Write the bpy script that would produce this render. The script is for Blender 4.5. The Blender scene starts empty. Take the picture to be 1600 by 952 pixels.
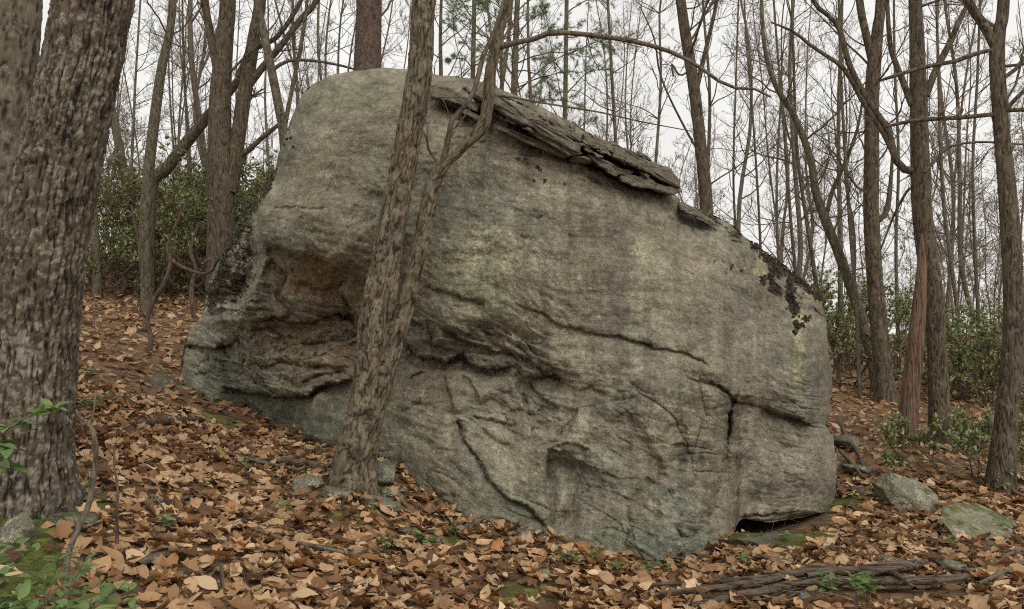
import bpy, math, random
import numpy as np
from mathutils import Vector, Matrix

# ------------------------------------------------------------------ camera, sky, sun, exposure
scene = bpy.context.scene
F = 1244.0                       # focal length in photograph pixels (1600 wide)
PITCH = math.radians(2.0)
CAM = np.array([0.0, 0.0, 1.6])
cam_data = bpy.data.cameras.new("camera")
cam_data.sensor_width = 36.0
cam_data.lens = F / 1600.0 * 36.0
cam_data.clip_end = 2000.0
cam = bpy.data.objects.new("camera", cam_data)
scene.collection.objects.link(cam)
cam.location = CAM
cam.rotation_euler = (math.radians(90) + PITCH, 0, 0)
scene.camera = cam

SUN_EL, SUN_AZ = math.radians(42), math.radians(158)
world = bpy.data.worlds.new("World")
scene.world = world
world.use_nodes = True
wn, wl = world.node_tree.nodes, world.node_tree.links
wn.clear()
sky = wn.new("ShaderNodeTexSky")
sky.sky_type = 'NISHITA'
sky.sun_disc = False
sky.sun_elevation = SUN_EL
sky.sun_rotation = SUN_AZ
sky.dust_density = 4.0
sky.air_density = 1.0
hsv = wn.new("ShaderNodeHueSaturation")
hsv.inputs['Saturation'].default_value = 0.25
wl.new(sky.outputs[0], hsv.inputs['Color'])
# overcast: the clear sky veiled by an even white cloud deck with faint structure
cl_tc = wn.new("ShaderNodeTexCoord")
cl_n = wn.new("ShaderNodeTexNoise"); cl_n.inputs['Scale'].default_value = 2.2; cl_n.inputs['Detail'].default_value = 5
wl.new(cl_tc.outputs['Generated'], cl_n.inputs['Vector'])
cl_r = wn.new("ShaderNodeValToRGB")
cl_r.color_ramp.elements[0].position = 0.3; cl_r.color_ramp.elements[0].color = (7.4, 7.3, 7.05, 1)
cl_r.color_ramp.elements[1].position = 0.7; cl_r.color_ramp.elements[1].color = (8.9, 8.75, 8.4, 1)
wl.new(cl_n.outputs['Fac'], cl_r.inputs['Fac'])
cl_m = wn.new("ShaderNodeMix"); cl_m.data_type = 'RGBA'; cl_m.inputs['Factor'].default_value = 0.88
wl.new(hsv.outputs[0], cl_m.inputs['A']); wl.new(cl_r.outputs[0], cl_m.inputs['B'])
bg = wn.new("ShaderNodeBackground"); bg.inputs['Strength'].default_value = 0.10
wo = wn.new("ShaderNodeOutputWorld")
wl.new(cl_m.outputs['Result'], bg.inputs['Color']); wl.new(bg.outputs[0], wo.inputs['Surface'])

sun_data = bpy.data.lights.new("sun", 'SUN')
sun_data.energy = 1.2
sun_data.angle = math.radians(35)
sun_data.color = (1.0, 0.96, 0.9)
sun = bpy.data.objects.new("sun", sun_data)
scene.collection.objects.link(sun)
sun.rotation_euler = (math.radians(48), 0, math.radians(22))

scene.view_settings.view_transform = 'Standard'
scene.view_settings.look = 'None'
scene.view_settings.exposure = 0.28
scene.view_settings.gamma = 1.0
scene.render.engine = 'CYCLES'
scene.cycles.max_bounces = 6
scene.cycles.diffuse_bounces = 3
scene.cycles.use_denoising = False
scene.cycles.filter_width = 1.1

# ------------------------------------------------------------------ numbers: noise, pixels to places
rs = np.random.RandomState(7)
PERM = np.concatenate([rs.permutation(512)] * 3)
GR = rs.normal(size=(512, 3)); GR /= np.linalg.norm(GR, axis=1)[:, None]
RND = rs.rand(512, 3)

def hsh(i):
    return PERM[PERM[PERM[i[..., 0] & 511] + (i[..., 1] & 511)] + (i[..., 2] & 511)]

def perlin(p):
    p = np.asarray(p, float)
    i = np.floor(p).astype(int); f = p - i
    u = f * f * f * (f * (f * 6 - 15) + 10)
    out = 0
    for dx in (0, 1):
        for dy in (0, 1):
            for dz in (0, 1):
                o = np.array([dx, dy, dz])
                g = GR[hsh(i + o)]
                w = ((u[..., 0] if dx else 1 - u[..., 0]) * (u[..., 1] if dy else 1 - u[..., 1])
                     * (u[..., 2] if dz else 1 - u[..., 2]))
                out = out + w * ((f - o) * g).sum(-1)
    return out

def fbm(p, octs=4, gain=0.5, ridged=False):
    a, s, out = 1.0, 1.0, 0
    for k in range(octs):
        n = perlin(p * s + 17.3 * k)
        if ridged: n = 0.5 - 2 * np.abs(n)
        out = out + a * n
        a *= gain; s *= 2.03
    return out

def worley(p):
    """F1, F2 and the id of the nearest cell"""
    p = np.asarray(p, float)
    i = np.floor(p).astype(int); f = p - i
    f1 = np.full(p.shape[:-1], 9.0); f2 = f1.copy(); cid = np.zeros(p.shape[:-1], int)
    for dx in (-1, 0, 1):
        for dy in (-1, 0, 1):
            for dz in (-1, 0, 1):
                o = np.array([dx, dy, dz])
                h = hsh(i + o)
                d = np.linalg.norm(o + RND[h] - f, axis=-1)
                c = d < f1
                f2 = np.where(c, f1, np.minimum(f2, d))
                cid = np.where(c, h, cid)
                f1 = np.where(c, d, f1)
    return f1, f2, cid

def sstep(a, b, x):
    t = np.clip((x - a) / (b - a), 0, 1)
    return t * t * (3 - 2 * t)

CP, SP = math.cos(PITCH), math.sin(PITCH)
def P(u, v, d):
    """the place at horizontal distance d (metres) in the direction of photograph pixel (u, v)"""
    u = np.asarray(u, float); v = np.asarray(v, float); d = np.asarray(d, float)
    x = (u - 800) / F; z = -(v - 476) / F
    y2 = CP - SP * z; z2 = SP + CP * z
    k = d / y2
    return np.stack([x * k, d + 0 * k, CAM[2] + z2 * k], -1)

def px(p):
    p = np.asarray(p, float) - CAM
    y = p[..., 1] * CP + p[..., 2] * SP
    z = -p[..., 1] * SP + p[..., 2] * CP
    return 800 + F * p[..., 0] / y, 476 - F * z / y

class RBF:
    def __init__(s, pts, vals, scale, smooth=0.002):
        s.sc = scale; s.p = np.asarray(pts, float) / scale; n = len(s.p)
        A = s.k(np.linalg.norm(s.p[:, None] - s.p[None], axis=-1)) + np.eye(n) * smooth
        Q = np.hstack([np.ones((n, 1)), s.p])
        M = np.block([[A, Q], [Q.T, np.zeros((3, 3))]])
        s.w = np.linalg.solve(M, np.concatenate([vals, np.zeros(3)]))
    def k(s, r):
        return np.where(r > 0, r * r * np.log(r + 1e-9), 0)
    def __call__(s, q):
        q = np.asarray(q, float) / s.sc; sh = q.shape[:-1]; q = q.reshape(-1, 2); n = len(s.p)
        out = np.empty(len(q))
        for a in range(0, len(q), 60000):
            b = q[a:a + 60000]
            out[a:a + 60000] = s.k(np.linalg.norm(b[:, None] - s.p[None], axis=-1)) @ s.w[:n] + s.w[n] + b @ s.w[n + 1:]
        return out.reshape(sh)

# ------------------------------------------------------------------ helpers: meshes and objects
COL = scene.collection

def mesh(name, V, quads=None, tris=None, mats=(), smooth=True, color=None, mat_index=None):
    me = bpy.data.meshes.new(name)
    V = np.asarray(V, np.float32).reshape(-1, 3)
    nq = 0 if quads is None else len(quads); nt = 0 if tris is None else len(tris)
    loops, starts = [], []
    if nq: loops.append(np.asarray(quads, np.int32).ravel()); starts.append(np.arange(nq) * 4)
    if nt: loops.append(np.asarray(tris, np.int32).ravel()); starts.append(nq * 4 + np.arange(nt) * 3)
    loops = np.concatenate(loops).astype(np.int32); starts = np.concatenate(starts).astype(np.int32)
    me.vertices.add(len(V)); me.vertices.foreach_set("co", V.ravel())
    me.loops.add(len(loops)); me.loops.foreach_set("vertex_index", loops)
    me.polygons.add(nq + nt); me.polygons.foreach_set("loop_start", starts)
    if smooth: me.polygons.foreach_set("use_smooth", np.ones(nq + nt, bool))
    for m in mats: me.materials.append(m)
    if mat_index is not None: me.polygons.foreach_set("material_index", np.asarray(mat_index, np.int32))
    if color is not None:
        c = np.ones((len(V), 4), np.float32); c[:, :3] = color
        at = me.color_attributes.new("Col", 'FLOAT_COLOR', 'POINT'); at.data.foreach_set("color", c.ravel())
    me.update(calc_edges=True)
    return me

def link(name, data, parent=None, loc=None):
    o = bpy.data.objects.new(name, data); COL.objects.link(o)
    if parent is not None: o.parent = parent
    if loc is not None: o.location = Vector([float(c) for c in loc])
    return o

def tag(o, label=None, cat=None, group=None, kind=None):
    if label: o['label'] = label
    if cat: o['category'] = cat
    if group: o['group'] = group
    if kind: o['kind'] = kind
    return o

def root(name, loc, label, cat, group=None):
    return tag(link(name, None, loc=loc), label, cat, group)

def catmull(C, n):
    """resample control rows (k, m) to n rows with a Catmull-Rom spline; spacing by length"""
    C = np.asarray(C, float)
    if len(C) == 2: C = np.vstack([C[0], C.mean(0), C[1]])
    E = np.vstack([2 * C[0] - C[1], C, 2 * C[-1] - C[-2]])
    out = []
    for i in range(len(C) - 1):
        p0, p1, p2, p3 = E[i:i + 4]
        t = np.linspace(0, 1, 24, endpoint=False)[:, None]
        out.append(0.5 * (2 * p1 + (p2 - p0) * t + (2 * p0 - 5 * p1 + 4 * p2 - p3) * t * t + (3 * p1 - p0 - 3 * p2 + p3) * t ** 3))
    out = np.vstack(out + [C[-1:]])
    s = np.concatenate([[0], np.cumsum(np.linalg.norm(np.diff(out[:, :3], axis=0), axis=1))])
    q = np.linspace(0, s[-1], n)
    return np.stack([np.interp(q, s, out[:, j]) for j in range(out.shape[1])], 1)

def tubes(paths, radii, sides=3):
    """many tubes at once: paths (N, n, 3), radii (N, n) -> V, quads"""
    N, n = paths.shape[:2]
    T = np.gradient(paths, axis=1); T /= np.linalg.norm(T, axis=-1, keepdims=True) + 1e-9
    T0 = T.mean(1, keepdims=True); T0 /= np.linalg.norm(T0, axis=-1, keepdims=True) + 1e-9
    ref = np.where(np.abs(T0[..., 2:3]) > 0.8, np.array([1.0, 0, 0]), np.array([0, 0, 1.0]))
    A = np.cross(T, ref); A /= np.linalg.norm(A, axis=-1, keepdims=True) + 1e-9
    B = np.cross(T, A)
    th = np.arange(sides) * 2 * math.pi / sides
    V = (paths[:, :, None] + radii[:, :, None, None] * (np.cos(th)[:, None] * A[:, :, None] + np.sin(th)[:, None] * B[:, :, None]))
    k = np.arange(N)[:, None, None] * n * sides + np.arange(n - 1)[None, :, None] * sides
    j = np.arange(sides)[None, None]; j2 = (j + 1) % sides
    Q = np.stack([k + j, k + j2, k + j2 + sides, k + j + sides], -1).reshape(-1, 4)
    return V.reshape(-1, 3), Q

class Batch:
    def __init__(s): s.V, s.Q, s.T, s.C, s.n = [], [], [], [], 0
    def add(s, V, Q=None, T=None, C=None):
        V = np.asarray(V).reshape(-1, 3)
        s.V.append(V)
        if Q is not None: s.Q.append(np.asarray(Q) + s.n)
        if T is not None: s.T.append(np.asarray(T) + s.n)
        if C is not None: s.C.append(np.broadcast_to(C, V.shape))
        s.n += len(V)
    def mesh(s, name, mats, off=None, smooth=True):
        V = np.vstack(s.V)
        if off is not None: V = V - np.asarray(off)
        return mesh(name, V, np.vstack(s.Q) if s.Q else None, np.vstack(s.T) if s.T else None, mats, smooth,
                    np.vstack(s.C) if s.C else None)

# ------------------------------------------------------------------ materials
def new_mat(name):
    m = bpy.data.materials.new(name); m.use_nodes = True
    nt = m.node_tree; b = nt.nodes['Principled BSDF']
    b.inputs['Roughness'].default_value = 0.9
    b.inputs['Specular IOR Level'].default_value = 0.2
    return m, nt, b

def N(nt, t, **kw):
    n = nt.nodes.new(t)
    for k, v in kw.items():
        if k in n.inputs: n.inputs[k].default_value = v
        else: setattr(n, k, v)
    return n

def ramp(nt, fac, stops):
    r = nt.nodes.new("ShaderNodeValToRGB"); e = r.color_ramp.elements
    while len(e) < len(stops): e.new(0.5)
    for i, (p_, c) in enumerate(stops):
        e[i].position = p_; e[i].color = (*c, 1) if len(c) == 3 else c
    nt.links.new(fac, r.inputs['Fac'])
    return r.outputs['Color']

def mix(nt, fac, a, b, mode='MIX'):
    m = nt.nodes.new("ShaderNodeMix"); m.data_type = 'RGBA'; m.blend_type = mode
    for k, val in (('Factor', fac), ('A', a), ('B', b)):
        if isinstance(val, (int, float)): m.inputs[k].default_value = val
        elif isinstance(val, tuple): m.inputs[k].default_value = (*val, 1)
        else: nt.links.new(val, m.inputs[k])
    return m.outputs['Result']

def bump(nt, b, h, strength, dist):
    n = N(nt, "ShaderNodeBump", Strength=strength, Distance=dist)
    nt.links.new(h, n.inputs['Height'])
    nt.links.new(n.outputs[0], b.inputs['Normal'])

def coord(nt, scale=(1, 1, 1), kind='Object'):
    tc = nt.nodes.new("ShaderNodeTexCoord"); mp = nt.nodes.new("ShaderNodeMapping")
    mp.inputs['Scale'].default_value = scale
    nt.links.new(tc.outputs[kind], mp.inputs['Vector'])
    return mp.outputs[0]

def noise(nt, vec, scale, detail=4, rough=0.6):
    n = N(nt, "ShaderNodeTexNoise", Scale=scale, Detail=detail, Roughness=rough)
    nt.links.new(vec, n.inputs['Vector'])
    return n.outputs['Fac']

def stone_mat(name, use_attr=True, base=(0.26, 0.24, 0.19), lichen=0.5, moss=0.3):
    m, nt, b = new_mat(name)
    vec = coord(nt)
    mp2 = nt.nodes.new("ShaderNodeMapping"); mp2.inputs['Rotation'].default_value = (0, math.radians(14), 0); mp2.inputs['Scale'].default_value = (0.09, 0.12, 1)
    nt.links.new(vec, mp2.inputs['Vector'])
    nb = noise(nt, mp2.outputs[0], 38, 5, 0.7)
    n1 = noise(nt, vec, 75, 5, 0.75); n2 = noise(nt, vec, 7, 6, 0.65); n3 = noise(nt, vec, 160, 2, 0.6)
    if use_attr:
        a = N(nt, "ShaderNodeAttribute", attribute_name="Col"); c = a.outputs['Color']
    else:
        c = ramp(nt, n2, [(0.3, tuple(x * 0.6 for x in base)), (0.7, base)])
        g = ramp(nt, noise(nt, vec, 4.5, 5, 0.7), [(0.52, (0, 0, 0)), (0.62, (lichen,) * 3)])
        c = mix(nt, g, c, (0.37, 0.37, 0.27))
        geo = nt.nodes.new("ShaderNodeNewGeometry"); sx = nt.nodes.new("ShaderNodeSeparateXYZ")
        nt.links.new(geo.outputs['Normal'], sx.inputs[0])
        mm = nt.nodes.new("ShaderNodeMath"); mm.operation = 'MULTIPLY'
        nt.links.new(sx.outputs[2], mm.inputs[0]); nt.links.new(noise(nt, vec, 6, 4, 0.6), mm.inputs[1])
        mo = ramp(nt, mm.outputs[0], [(0.40, (0, 0, 0)), (0.52, (moss,) * 3)])
        c = mix(nt, mo, c, (0.085, 0.095, 0.02))
    s = ramp(nt, n1, [(0.28, (0.42, 0.41, 0.40)), (0.48, (0.97, 0.97, 0.96)), (0.70, (1.5, 1.49, 1.44))])
    c = mix(nt, 0.85, c, s, 'MULTIPLY')
    nm_ = noise(nt, vec, 19, 6, 0.78)
    c = mix(nt, 0.8, c, ramp(nt, nm_, [(0.28, (0.5, 0.5, 0.49)), (0.5, (1.0, 1.0, 1.0)), (0.72, (1.45, 1.45, 1.42))]), 'MULTIPLY')
    c = mix(nt, 0.45, c, ramp(nt, nb, [(0.30, (0.55, 0.54, 0.53)), (0.47, (1.0, 1.0, 1.0)), (0.70, (1.32, 1.32, 1.3))]), 'MULTIPLY')
    s3 = ramp(nt, n3, [(0.36, (0.5, 0.5, 0.5)), (0.64, (1.5, 1.5, 1.5))])
    c = mix(nt, 0.6, c, s3, 'MULTIPLY')
    nt.links.new(c, b.inputs['Base Color'])
    add = nt.nodes.new("ShaderNodeMath"); add.operation = 'ADD'
    ad0 = nt.nodes.new("ShaderNodeMath"); ad0.operation = 'ADD'
    nt.links.new(n1, ad0.inputs[0]); nt.links.new(n3, ad0.inputs[1])
    nt.links.new(ad0.outputs[0], add.inputs[0]); nt.links.new(nb, add.inputs[1])
    bump(nt, b, add.outputs[0], 0.9, 0.014)
    return m

def bark_mat(name, dark, light, lichen=(0.36, 0.36, 0.31), lich=0.5, scale=1.0, zs=0.22, bumpd=0.02, attr=False, xax=False):
    m, nt, b = new_mat(name)
    vec = coord(nt, (scale, scale, scale * zs) if not xax else (scale * zs, scale, scale))
    ov = coord(nt)
    wn_ = N(nt, "ShaderNodeTexNoise", Scale=6, Detail=3)
    nt.links.new(vec, wn_.inputs['Vector'])
    ws = nt.nodes.new("ShaderNodeVectorMath"); ws.operation = 'MULTIPLY_ADD'
    nt.links.new(wn_.outputs['Color'], ws.inputs[0]); ws.inputs[1].default_value = (0.07, 0.07, 0.07)
    nt.links.new(vec, ws.inputs[2])
    def ridge(sc):
        n_ = noise(nt, ws.outputs[0], sc, 2, 0.5)
        s1 = nt.nodes.new("ShaderNodeMath"); s1.operation = 'SUBTRACT'; s1.inputs[1].default_value = 0.5; nt.links.new(n_, s1.inputs[0])
        s2 = nt.nodes.new("ShaderNodeMath"); s2.operation = 'ABSOLUTE'; nt.links.new(s1.outputs[0], s2.inputs[0])
        return s2.outputs[0]
    r1 = ridge(17); r2 = ridge(34)
    rm = nt.nodes.new("ShaderNodeMath"); rm.operation = 'MULTIPLY_ADD'; rm.inputs[1].default_value = 0.6
    nt.links.new(r2, rm.inputs[0]); nt.links.new(r1, rm.inputs[2])
    nf = noise(nt, vec, 60, 4, 0.7)
    no = noise(nt, ov, 9, 5, 0.65)
    if attr:
        a = N(nt, "ShaderNodeAttribute", attribute_name="Col"); c = a.outputs['Color']
    else:
        c = ramp(nt, rm.outputs[0], [(0.01, dark), (0.10, light)])
    v = ramp(nt, nf, [(0.3, (0.6, 0.6, 0.6)), (0.7, (1.35, 1.35, 1.35))])
    c = mix(nt, 0.9, c, v, 'MULTIPLY')
    v2 = ramp(nt, no, [(0.3, (0.72, 0.72, 0.72)), (0.7, (1.25, 1.25, 1.25))])
    c = mix(nt, 0.8, c, v2, 'MULTIPLY')
    lf = ramp(nt, noise(nt, ov, 14, 6, 0.75), [(0.55, (0, 0, 0)), (0.66, (lich,) * 3)])
    c = mix(nt, lf, c, lichen)
    nt.links.new(c, b.inputs['Base Color'])
    if attr:
        bump(nt, b, nf, 1.0, 0.012)
    else:
        sm = nt.nodes.new("ShaderNodeMath"); sm.operation = 'MULTIPLY_ADD'
        cl = nt.nodes.new("ShaderNodeMath"); cl.operation = 'MINIMUM'; cl.inputs[1].default_value = 0.2
        nt.links.new(rm.outputs[0], cl.inputs[0])
        nt.links.new(cl.outputs[0], sm.inputs[0]); sm.inputs[1].default_value = 3.0
        nt.links.new(nf, sm.inputs[2])
        bump(nt, b, sm.outputs[0], 0.8, bumpd)
    return m

def leaf_mat(name, stops, attr=False, trans=0.15, rough=0.6):
    m, nt, b = new_mat(name)
    b.inputs['Roughness'].default_value = rough
    b.inputs['Specular IOR Level'].default_value = 0.35
    if attr:
        a = N(nt, "ShaderNodeAttribute", attribute_name="Col"); c = a.outputs['Color']
    else:
        oi = nt.nodes.new("ShaderNodeObjectInfo")
        c = ramp(nt, oi.outputs['Random'], stops)
    vec = coord(nt)
    v = ramp(nt, noise(nt, vec, 40, 4, 0.7), [(0.3, (0.6, 0.56, 0.52)), (0.7, (1.3, 1.3, 1.3))])
    c = mix(nt, 0.8, c, v, 'MULTIPLY')
    nt.links.new(c, b.inputs['Base Color'])
    bump(nt, b, noise(nt, vec, 90, 3), 0.3, 0.003)
    if trans:
        tr = nt.nodes.new("ShaderNodeBsdfTranslucent"); nt.links.new(c, tr.inputs['Color'])
        ms = nt.nodes.new("ShaderNodeMixShader"); ms.inputs[0].default_value = trans
        nt.links.new(b.outputs[0], ms.inputs[1]); nt.links.new(tr.outputs[0], ms.inputs[2])
        nt.links.new(ms.outputs[0], nt.nodes['Material Output'].inputs['Surface'])
    return m

M_ROCK = stone_mat("boulder_stone")
M_STONE = stone_mat("loose_stone", False, (0.25, 0.235, 0.19), 0.5, 0.7)
M_STONE_L = stone_mat("lichen_stone", False, (0.30, 0.285, 0.21), 0.85, 0.5)
M_STONE_R = stone_mat("pale_mossy_stone", False, (0.33, 0.31, 0.22), 0.9, 0.85)
M_STONE_M = stone_mat("mossy_stone", False, (0.18, 0.17, 0.12), 0.2, 1.0)
M_SLAB = stone_mat("ledge_stone", False, (0.235, 0.205, 0.155), 0.25, 0.3)
M_BARK_OAK = bark_mat("oak_bark_relief", None, None, (0.33, 0.32, 0.28), 0.55, attr=True)
M_BARK_FLAKY = bark_mat("flaky_bark_relief", None, None, (0.34, 0.33, 0.27), 0.3, attr=True)
M_BARK = bark_mat("grey_brown_bark", (0.028, 0.021, 0.014), (0.125, 0.098, 0.064), lich=0.35)
M_BARK_G = bark_mat("greenish_bark", (0.035, 0.030, 0.018), (0.145, 0.125, 0.082), (0.26, 0.29, 0.22), 0.5, 1.3)
M_BARK_PINE = bark_mat("pine_bark", (0.05, 0.035, 0.027), (0.13, 0.09, 0.07), lich=0.1, scale=0.9, zs=0.5)
M_SNAG = bark_mat("weathered_dead_wood", (0.045, 0.03, 0.022), (0.20, 0.125, 0.085), lich=0.12, scale=1.2, zs=0.06)
M_LOG = bark_mat("rotten_log_wood", (0.016, 0.012, 0.009), (0.15, 0.112, 0.08), lich=0.12, scale=1.5, zs=0.05, xax=True)
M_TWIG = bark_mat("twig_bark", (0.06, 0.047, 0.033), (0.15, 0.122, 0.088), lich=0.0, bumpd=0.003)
M_HAZED_TWIG = bark_mat("hazed_far_twig_bark", (0.16, 0.132, 0.10), (0.27, 0.23, 0.18), lich=0.0, bumpd=0.003)  # twig bark lightened for far crowns: distance haze put into the colour
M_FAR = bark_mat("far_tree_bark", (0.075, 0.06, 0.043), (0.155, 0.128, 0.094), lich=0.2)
M_LAUREL_STEM = bark_mat("laurel_stem_bark", (0.05, 0.035, 0.027), (0.13, 0.09, 0.065), lich=0.1, bumpd=0.005)
LITTER = [(0.0, (0.09, 0.044, 0.02)), (0.22, (0.25, 0.13, 0.055)), (0.46, (0.44, 0.265, 0.13)),
          (0.76, (0.58, 0.395, 0.22)), (0.84, (0.42, 0.19, 0.07)), (0.88, (0.58, 0.41, 0.24)), (1.0, (0.68, 0.51, 0.33))]
M_LEAF = leaf_mat("fallen_leaf", LITTER)
M_LITTER = leaf_mat("leaf_litter", None, attr=True)
M_GREEN = leaf_mat("green_leaf", [(0, (0.09, 0.16, 0.05)), (0.5, (0.15, 0.24, 0.075)), (1, (0.24, 0.32, 0.10))], trans=0.25, rough=0.45)
M_LAUREL = leaf_mat("laurel_leaf", None, attr=True, trans=0.2, rough=0.35)
M_NEEDLE = leaf_mat("pine_needle", None, attr=True, trans=0.2)
M_TRIPE = leaf_mat("dark_lichen_flake", None, attr=True, trans=0.0, rough=0.8)

# ------------------------------------------------------------------ terrain
GP = [(0,952,3.3),(560,952,3.9),(1100,952,4.5),(1600,952,4.2),(60,790,4.3),(-60,790,4.3),(200,800,4.6),(300,700,6.5),
      (200,600,8.5),(250,520,11),(150,470,14),(230,497,12),(300,490,12.5),(290,605,9.2),(470,690,7.8),(560,757,6.0),
      (400,800,5.4),(650,812,5.95),(850,864,5.45),(1000,890,5.35),(1140,880,5.6),(1180,842,6.05),(1245,838,6.25),(1300,808,6.8),
      (1400,700,9.0),(1560,775,7.5),(1480,700,9.3),(1340,650,11),(1390,625,12.2),(1600,800,7.0),(1600,700,9.5),
      (800,930,4.7),(1300,900,5.0),(1500,870,5.4)]
gp = [tuple(P(*q)) for q in GP]
gp += [(2.0,6.95,-0.16),(1.75,6.7,-.13),(2.45,7.3,-0.14),(0,10,1.2),(0,14,1.5),(3,12,.9),(-3,13,2.0),(-12,18,3.3),(-6,20,3.1),(-10,26,3.9),(-25,30,4.6),(0,25,1.5),(12,20,.8),
       (25,30,.9),(0,60,1.3),(-60,60,5),(60,60,1.0),(0,200,0.8),(-200,200,1.6),(200,200,.8),(0,400,0.5),(-400,400,1),(400,400,.5),
       (0,0,0.0),(-4,0,.35),(4,0,-.15),(0,-20,-1.5),(-60,0,2.5),(60,0,-.5),(-400,0,2),(400,0,-1),(0,-60,-3),(-9,8,1.8),(9,8,-.1)]
gp = np.array(gp)
warp = lambda xy: np.sign(xy) * np.log1p(np.abs(xy) / 12.0) * 12.0      # far control points pulled in
H_ = RBF(warp(gp[:, :2]), gp[:, 2], 5.0, 0.001)
def H(x, y):
    x, y = np.broadcast_arrays(np.asarray(x, float), np.asarray(y, float))
    q = np.stack([x, y], -1)
    p3 = np.stack([x, y, 0 * x], -1)
    r = np.hypot(x, y)
    amp = np.clip(r / 3, 0, 1)
    return H_(warp(q)) + amp * (0.05 * perlin(p3 * 0.9) + 0.03 * perlin(p3 * 2.7 + 5)) + 0.25 * np.clip((r - 15) / 20, 0, 1) * perlin(p3 * 0.12)
def ground_at(u, v):
    ds = np.concatenate([np.arange(2.0, 16, 0.02), np.arange(16, 60, 0.2)])
    p = P(np.full(ds.shape, u), np.full(ds.shape, v), ds)
    h = H(p[:, 0], p[:, 1])
    k = np.argmax(p[:, 2] < h)
    return np.array([p[k, 0], p[k, 1], h[k]])

def spaced(lo, hi, fine, step):
    a = [0.0]
    while a[-1] < hi:
        a.append(a[-1] + (step if a[-1] < fine else step * (1 + (a[-1] - fine) * 0.25)))
    return np.array(a)
xp = spaced(0, 420, 8, 0.13); xs = np.concatenate([-xp[:0:-1], xp])
yf = spaced(0, 420, 13, 0.13); yb = spaced(0, 60, 1, 0.3); ys = np.concatenate([-yb[:0:-1], yf])
X, Y = np.meshgrid(xs, ys)
Z = H(X, Y)
p3 = np.stack([X, Y, 0 * X], -1)
Z = Z + 0.012 * fbm(p3 * 9, 2)
nx, ny = len(xs), len(ys)
idx = np.arange(nx * ny).reshape(ny, nx)
Q = np.stack([idx[:-1, :-1], idx[:-1, 1:], idx[1:, 1:], idx[1:, :-1]], -1).reshape(-1, 4)
# colour of the soil itself, with patches of moss
U_, V_ = px(np.stack([X, np.maximum(Y, 0.5), Z], -1))
base = np.array([0.15, 0.097, 0.057]) * (1 + 0.5 * fbm(p3 * 4, 3))[..., None]
moss = np.zeros(X.shape)
MOSS = [(60,815,90,50),(120,790,60,32),(40,900,80,40),(830,930,60,22),(560,772,70,18),(1225,848,80,20),(460,730,30,12),(1320,790,50,14),(330,660,60,10),(20,940,60,20),(700,850,30,15)]
for (mu, mv, ru, rv) in MOSS:
    c = ground_at(mu, mv); ru_ = ru * c[1] / F; rv_ = rv * c[1] ** 2 / (F * 1.2)
    moss = np.maximum(moss, 1.3 - np.hypot((X - c[0]) / ru_, (Y - c[1]) / rv_))
moss = sstep(0.1, 0.7, moss + 0.7 * fbm(p3 * 5 + 3, 3))
col = base * (1 - moss[..., None]) + np.array([0.085, 0.10, 0.025]) * moss[..., None]
m_gr, nt, b_ = new_mat("forest_soil")
a_ = N(nt, "ShaderNodeAttribute", attribute_name="Col")
vec = coord(nt)
vv = N(nt, "ShaderNodeTexVoronoi", Scale=16.0); nt.links.new(vec, vv.inputs['Vector'])
lc = ramp(nt, noise(nt, vv.outputs['Color'], 3.0, 1), [(0.3, (0.45, 0.42, 0.4)), (0.5, (1.4, 1.3, 1.2)), (0.7, (2.6, 2.4, 2.2))])
c_ = mix(nt, 0.7, a_.outputs['Color'], lc, 'MULTIPLY')
c_ = mix(nt, 0.8, c_, ramp(nt, noise(nt, vec, 45, 5, 0.7), [(0.3, (0.5, 0.5, 0.5)), (0.7, (1.5, 1.5, 1.5))]), 'MULTIPLY')
nt.links.new(c_, b_.inputs['Base Color'])
bump(nt, b_, noise(nt, vec, 30, 5, 0.7), 0.7, 0.03)
ground = tag(link("ground", mesh("ground", np.stack([X, Y, Z], -1), Q, None, [m_gr], True, col.reshape(-1, 3))),
             "forest floor sloping up to the left under brown oak leaves", None, None, 'structure')

# ------------------------------------------------------------------ the boulder
TOP = [(470,150),(490,131),(520,117),(560,110),(600,106),(640,109),(690,117),(740,124),(790,142),(840,165),(890,190),(930,214),
       (960,230),(1000,252),(1030,272),(1055,305),(1070,322),(1100,331),(1140,349),(1165,372),(1200,400),(1240,430),(1270,451),(1287,472)]
LEFT = [(470,150),(453,190),(437,235),(424,280),(400,311),(370,352),(345,397),(325,440),(317,488),(294,520),(285,560),(284,600),(288,632)]
RIGHT = [(1287,472),(1292,505),(1295,550),(1302,600),(1297,640),(1290,664),(1302,682),(1308,720),(1307,765),(1299,800)]
BOT = [(288,632),(330,660),(380,678),(430,695),(480,715),(520,735),(560,760),(600,785),(640,812),(700,840),(780,858),(850,875),
       (900,890),(1000,896),(1080,892),(1130,886),(1142,862),(1150,826),(1160,812),(1200,815),(1250,808),(1280,803),(1299,800)]
TOP, LEFT, RIGHT, BOT = [np.array(a, float) for a in (TOP, LEFT, RIGHT, BOT)]
NS, NT = 590, 410
s = np.linspace(0, 1, NS); t = np.linspace(0, 1, NT)
def mono(A, ax, q):
    k = A[:, ax]; x = k[0] + (k[-1] - k[0]) * q
    return np.stack([x, np.interp(x, k, A[:, 1])] if ax == 0 else [np.interp(x, k, A[:, 0]), x], 1)
def mono_s(A, ax, q):                      # the same, smoothed
    c = catmull(A, 400); o = np.argsort(c[:, ax]); return mono(c[o], ax, q)
Tc, Bc, Lc, Rc = mono_s(TOP, 0, s), mono_s(BOT, 0, s), mono_s(LEFT, 1, t), mono_s(RIGHT, 1, t)
S, T_ = np.meshgrid(s, t)
S3, T3 = S[..., None], T_[..., None]
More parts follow.
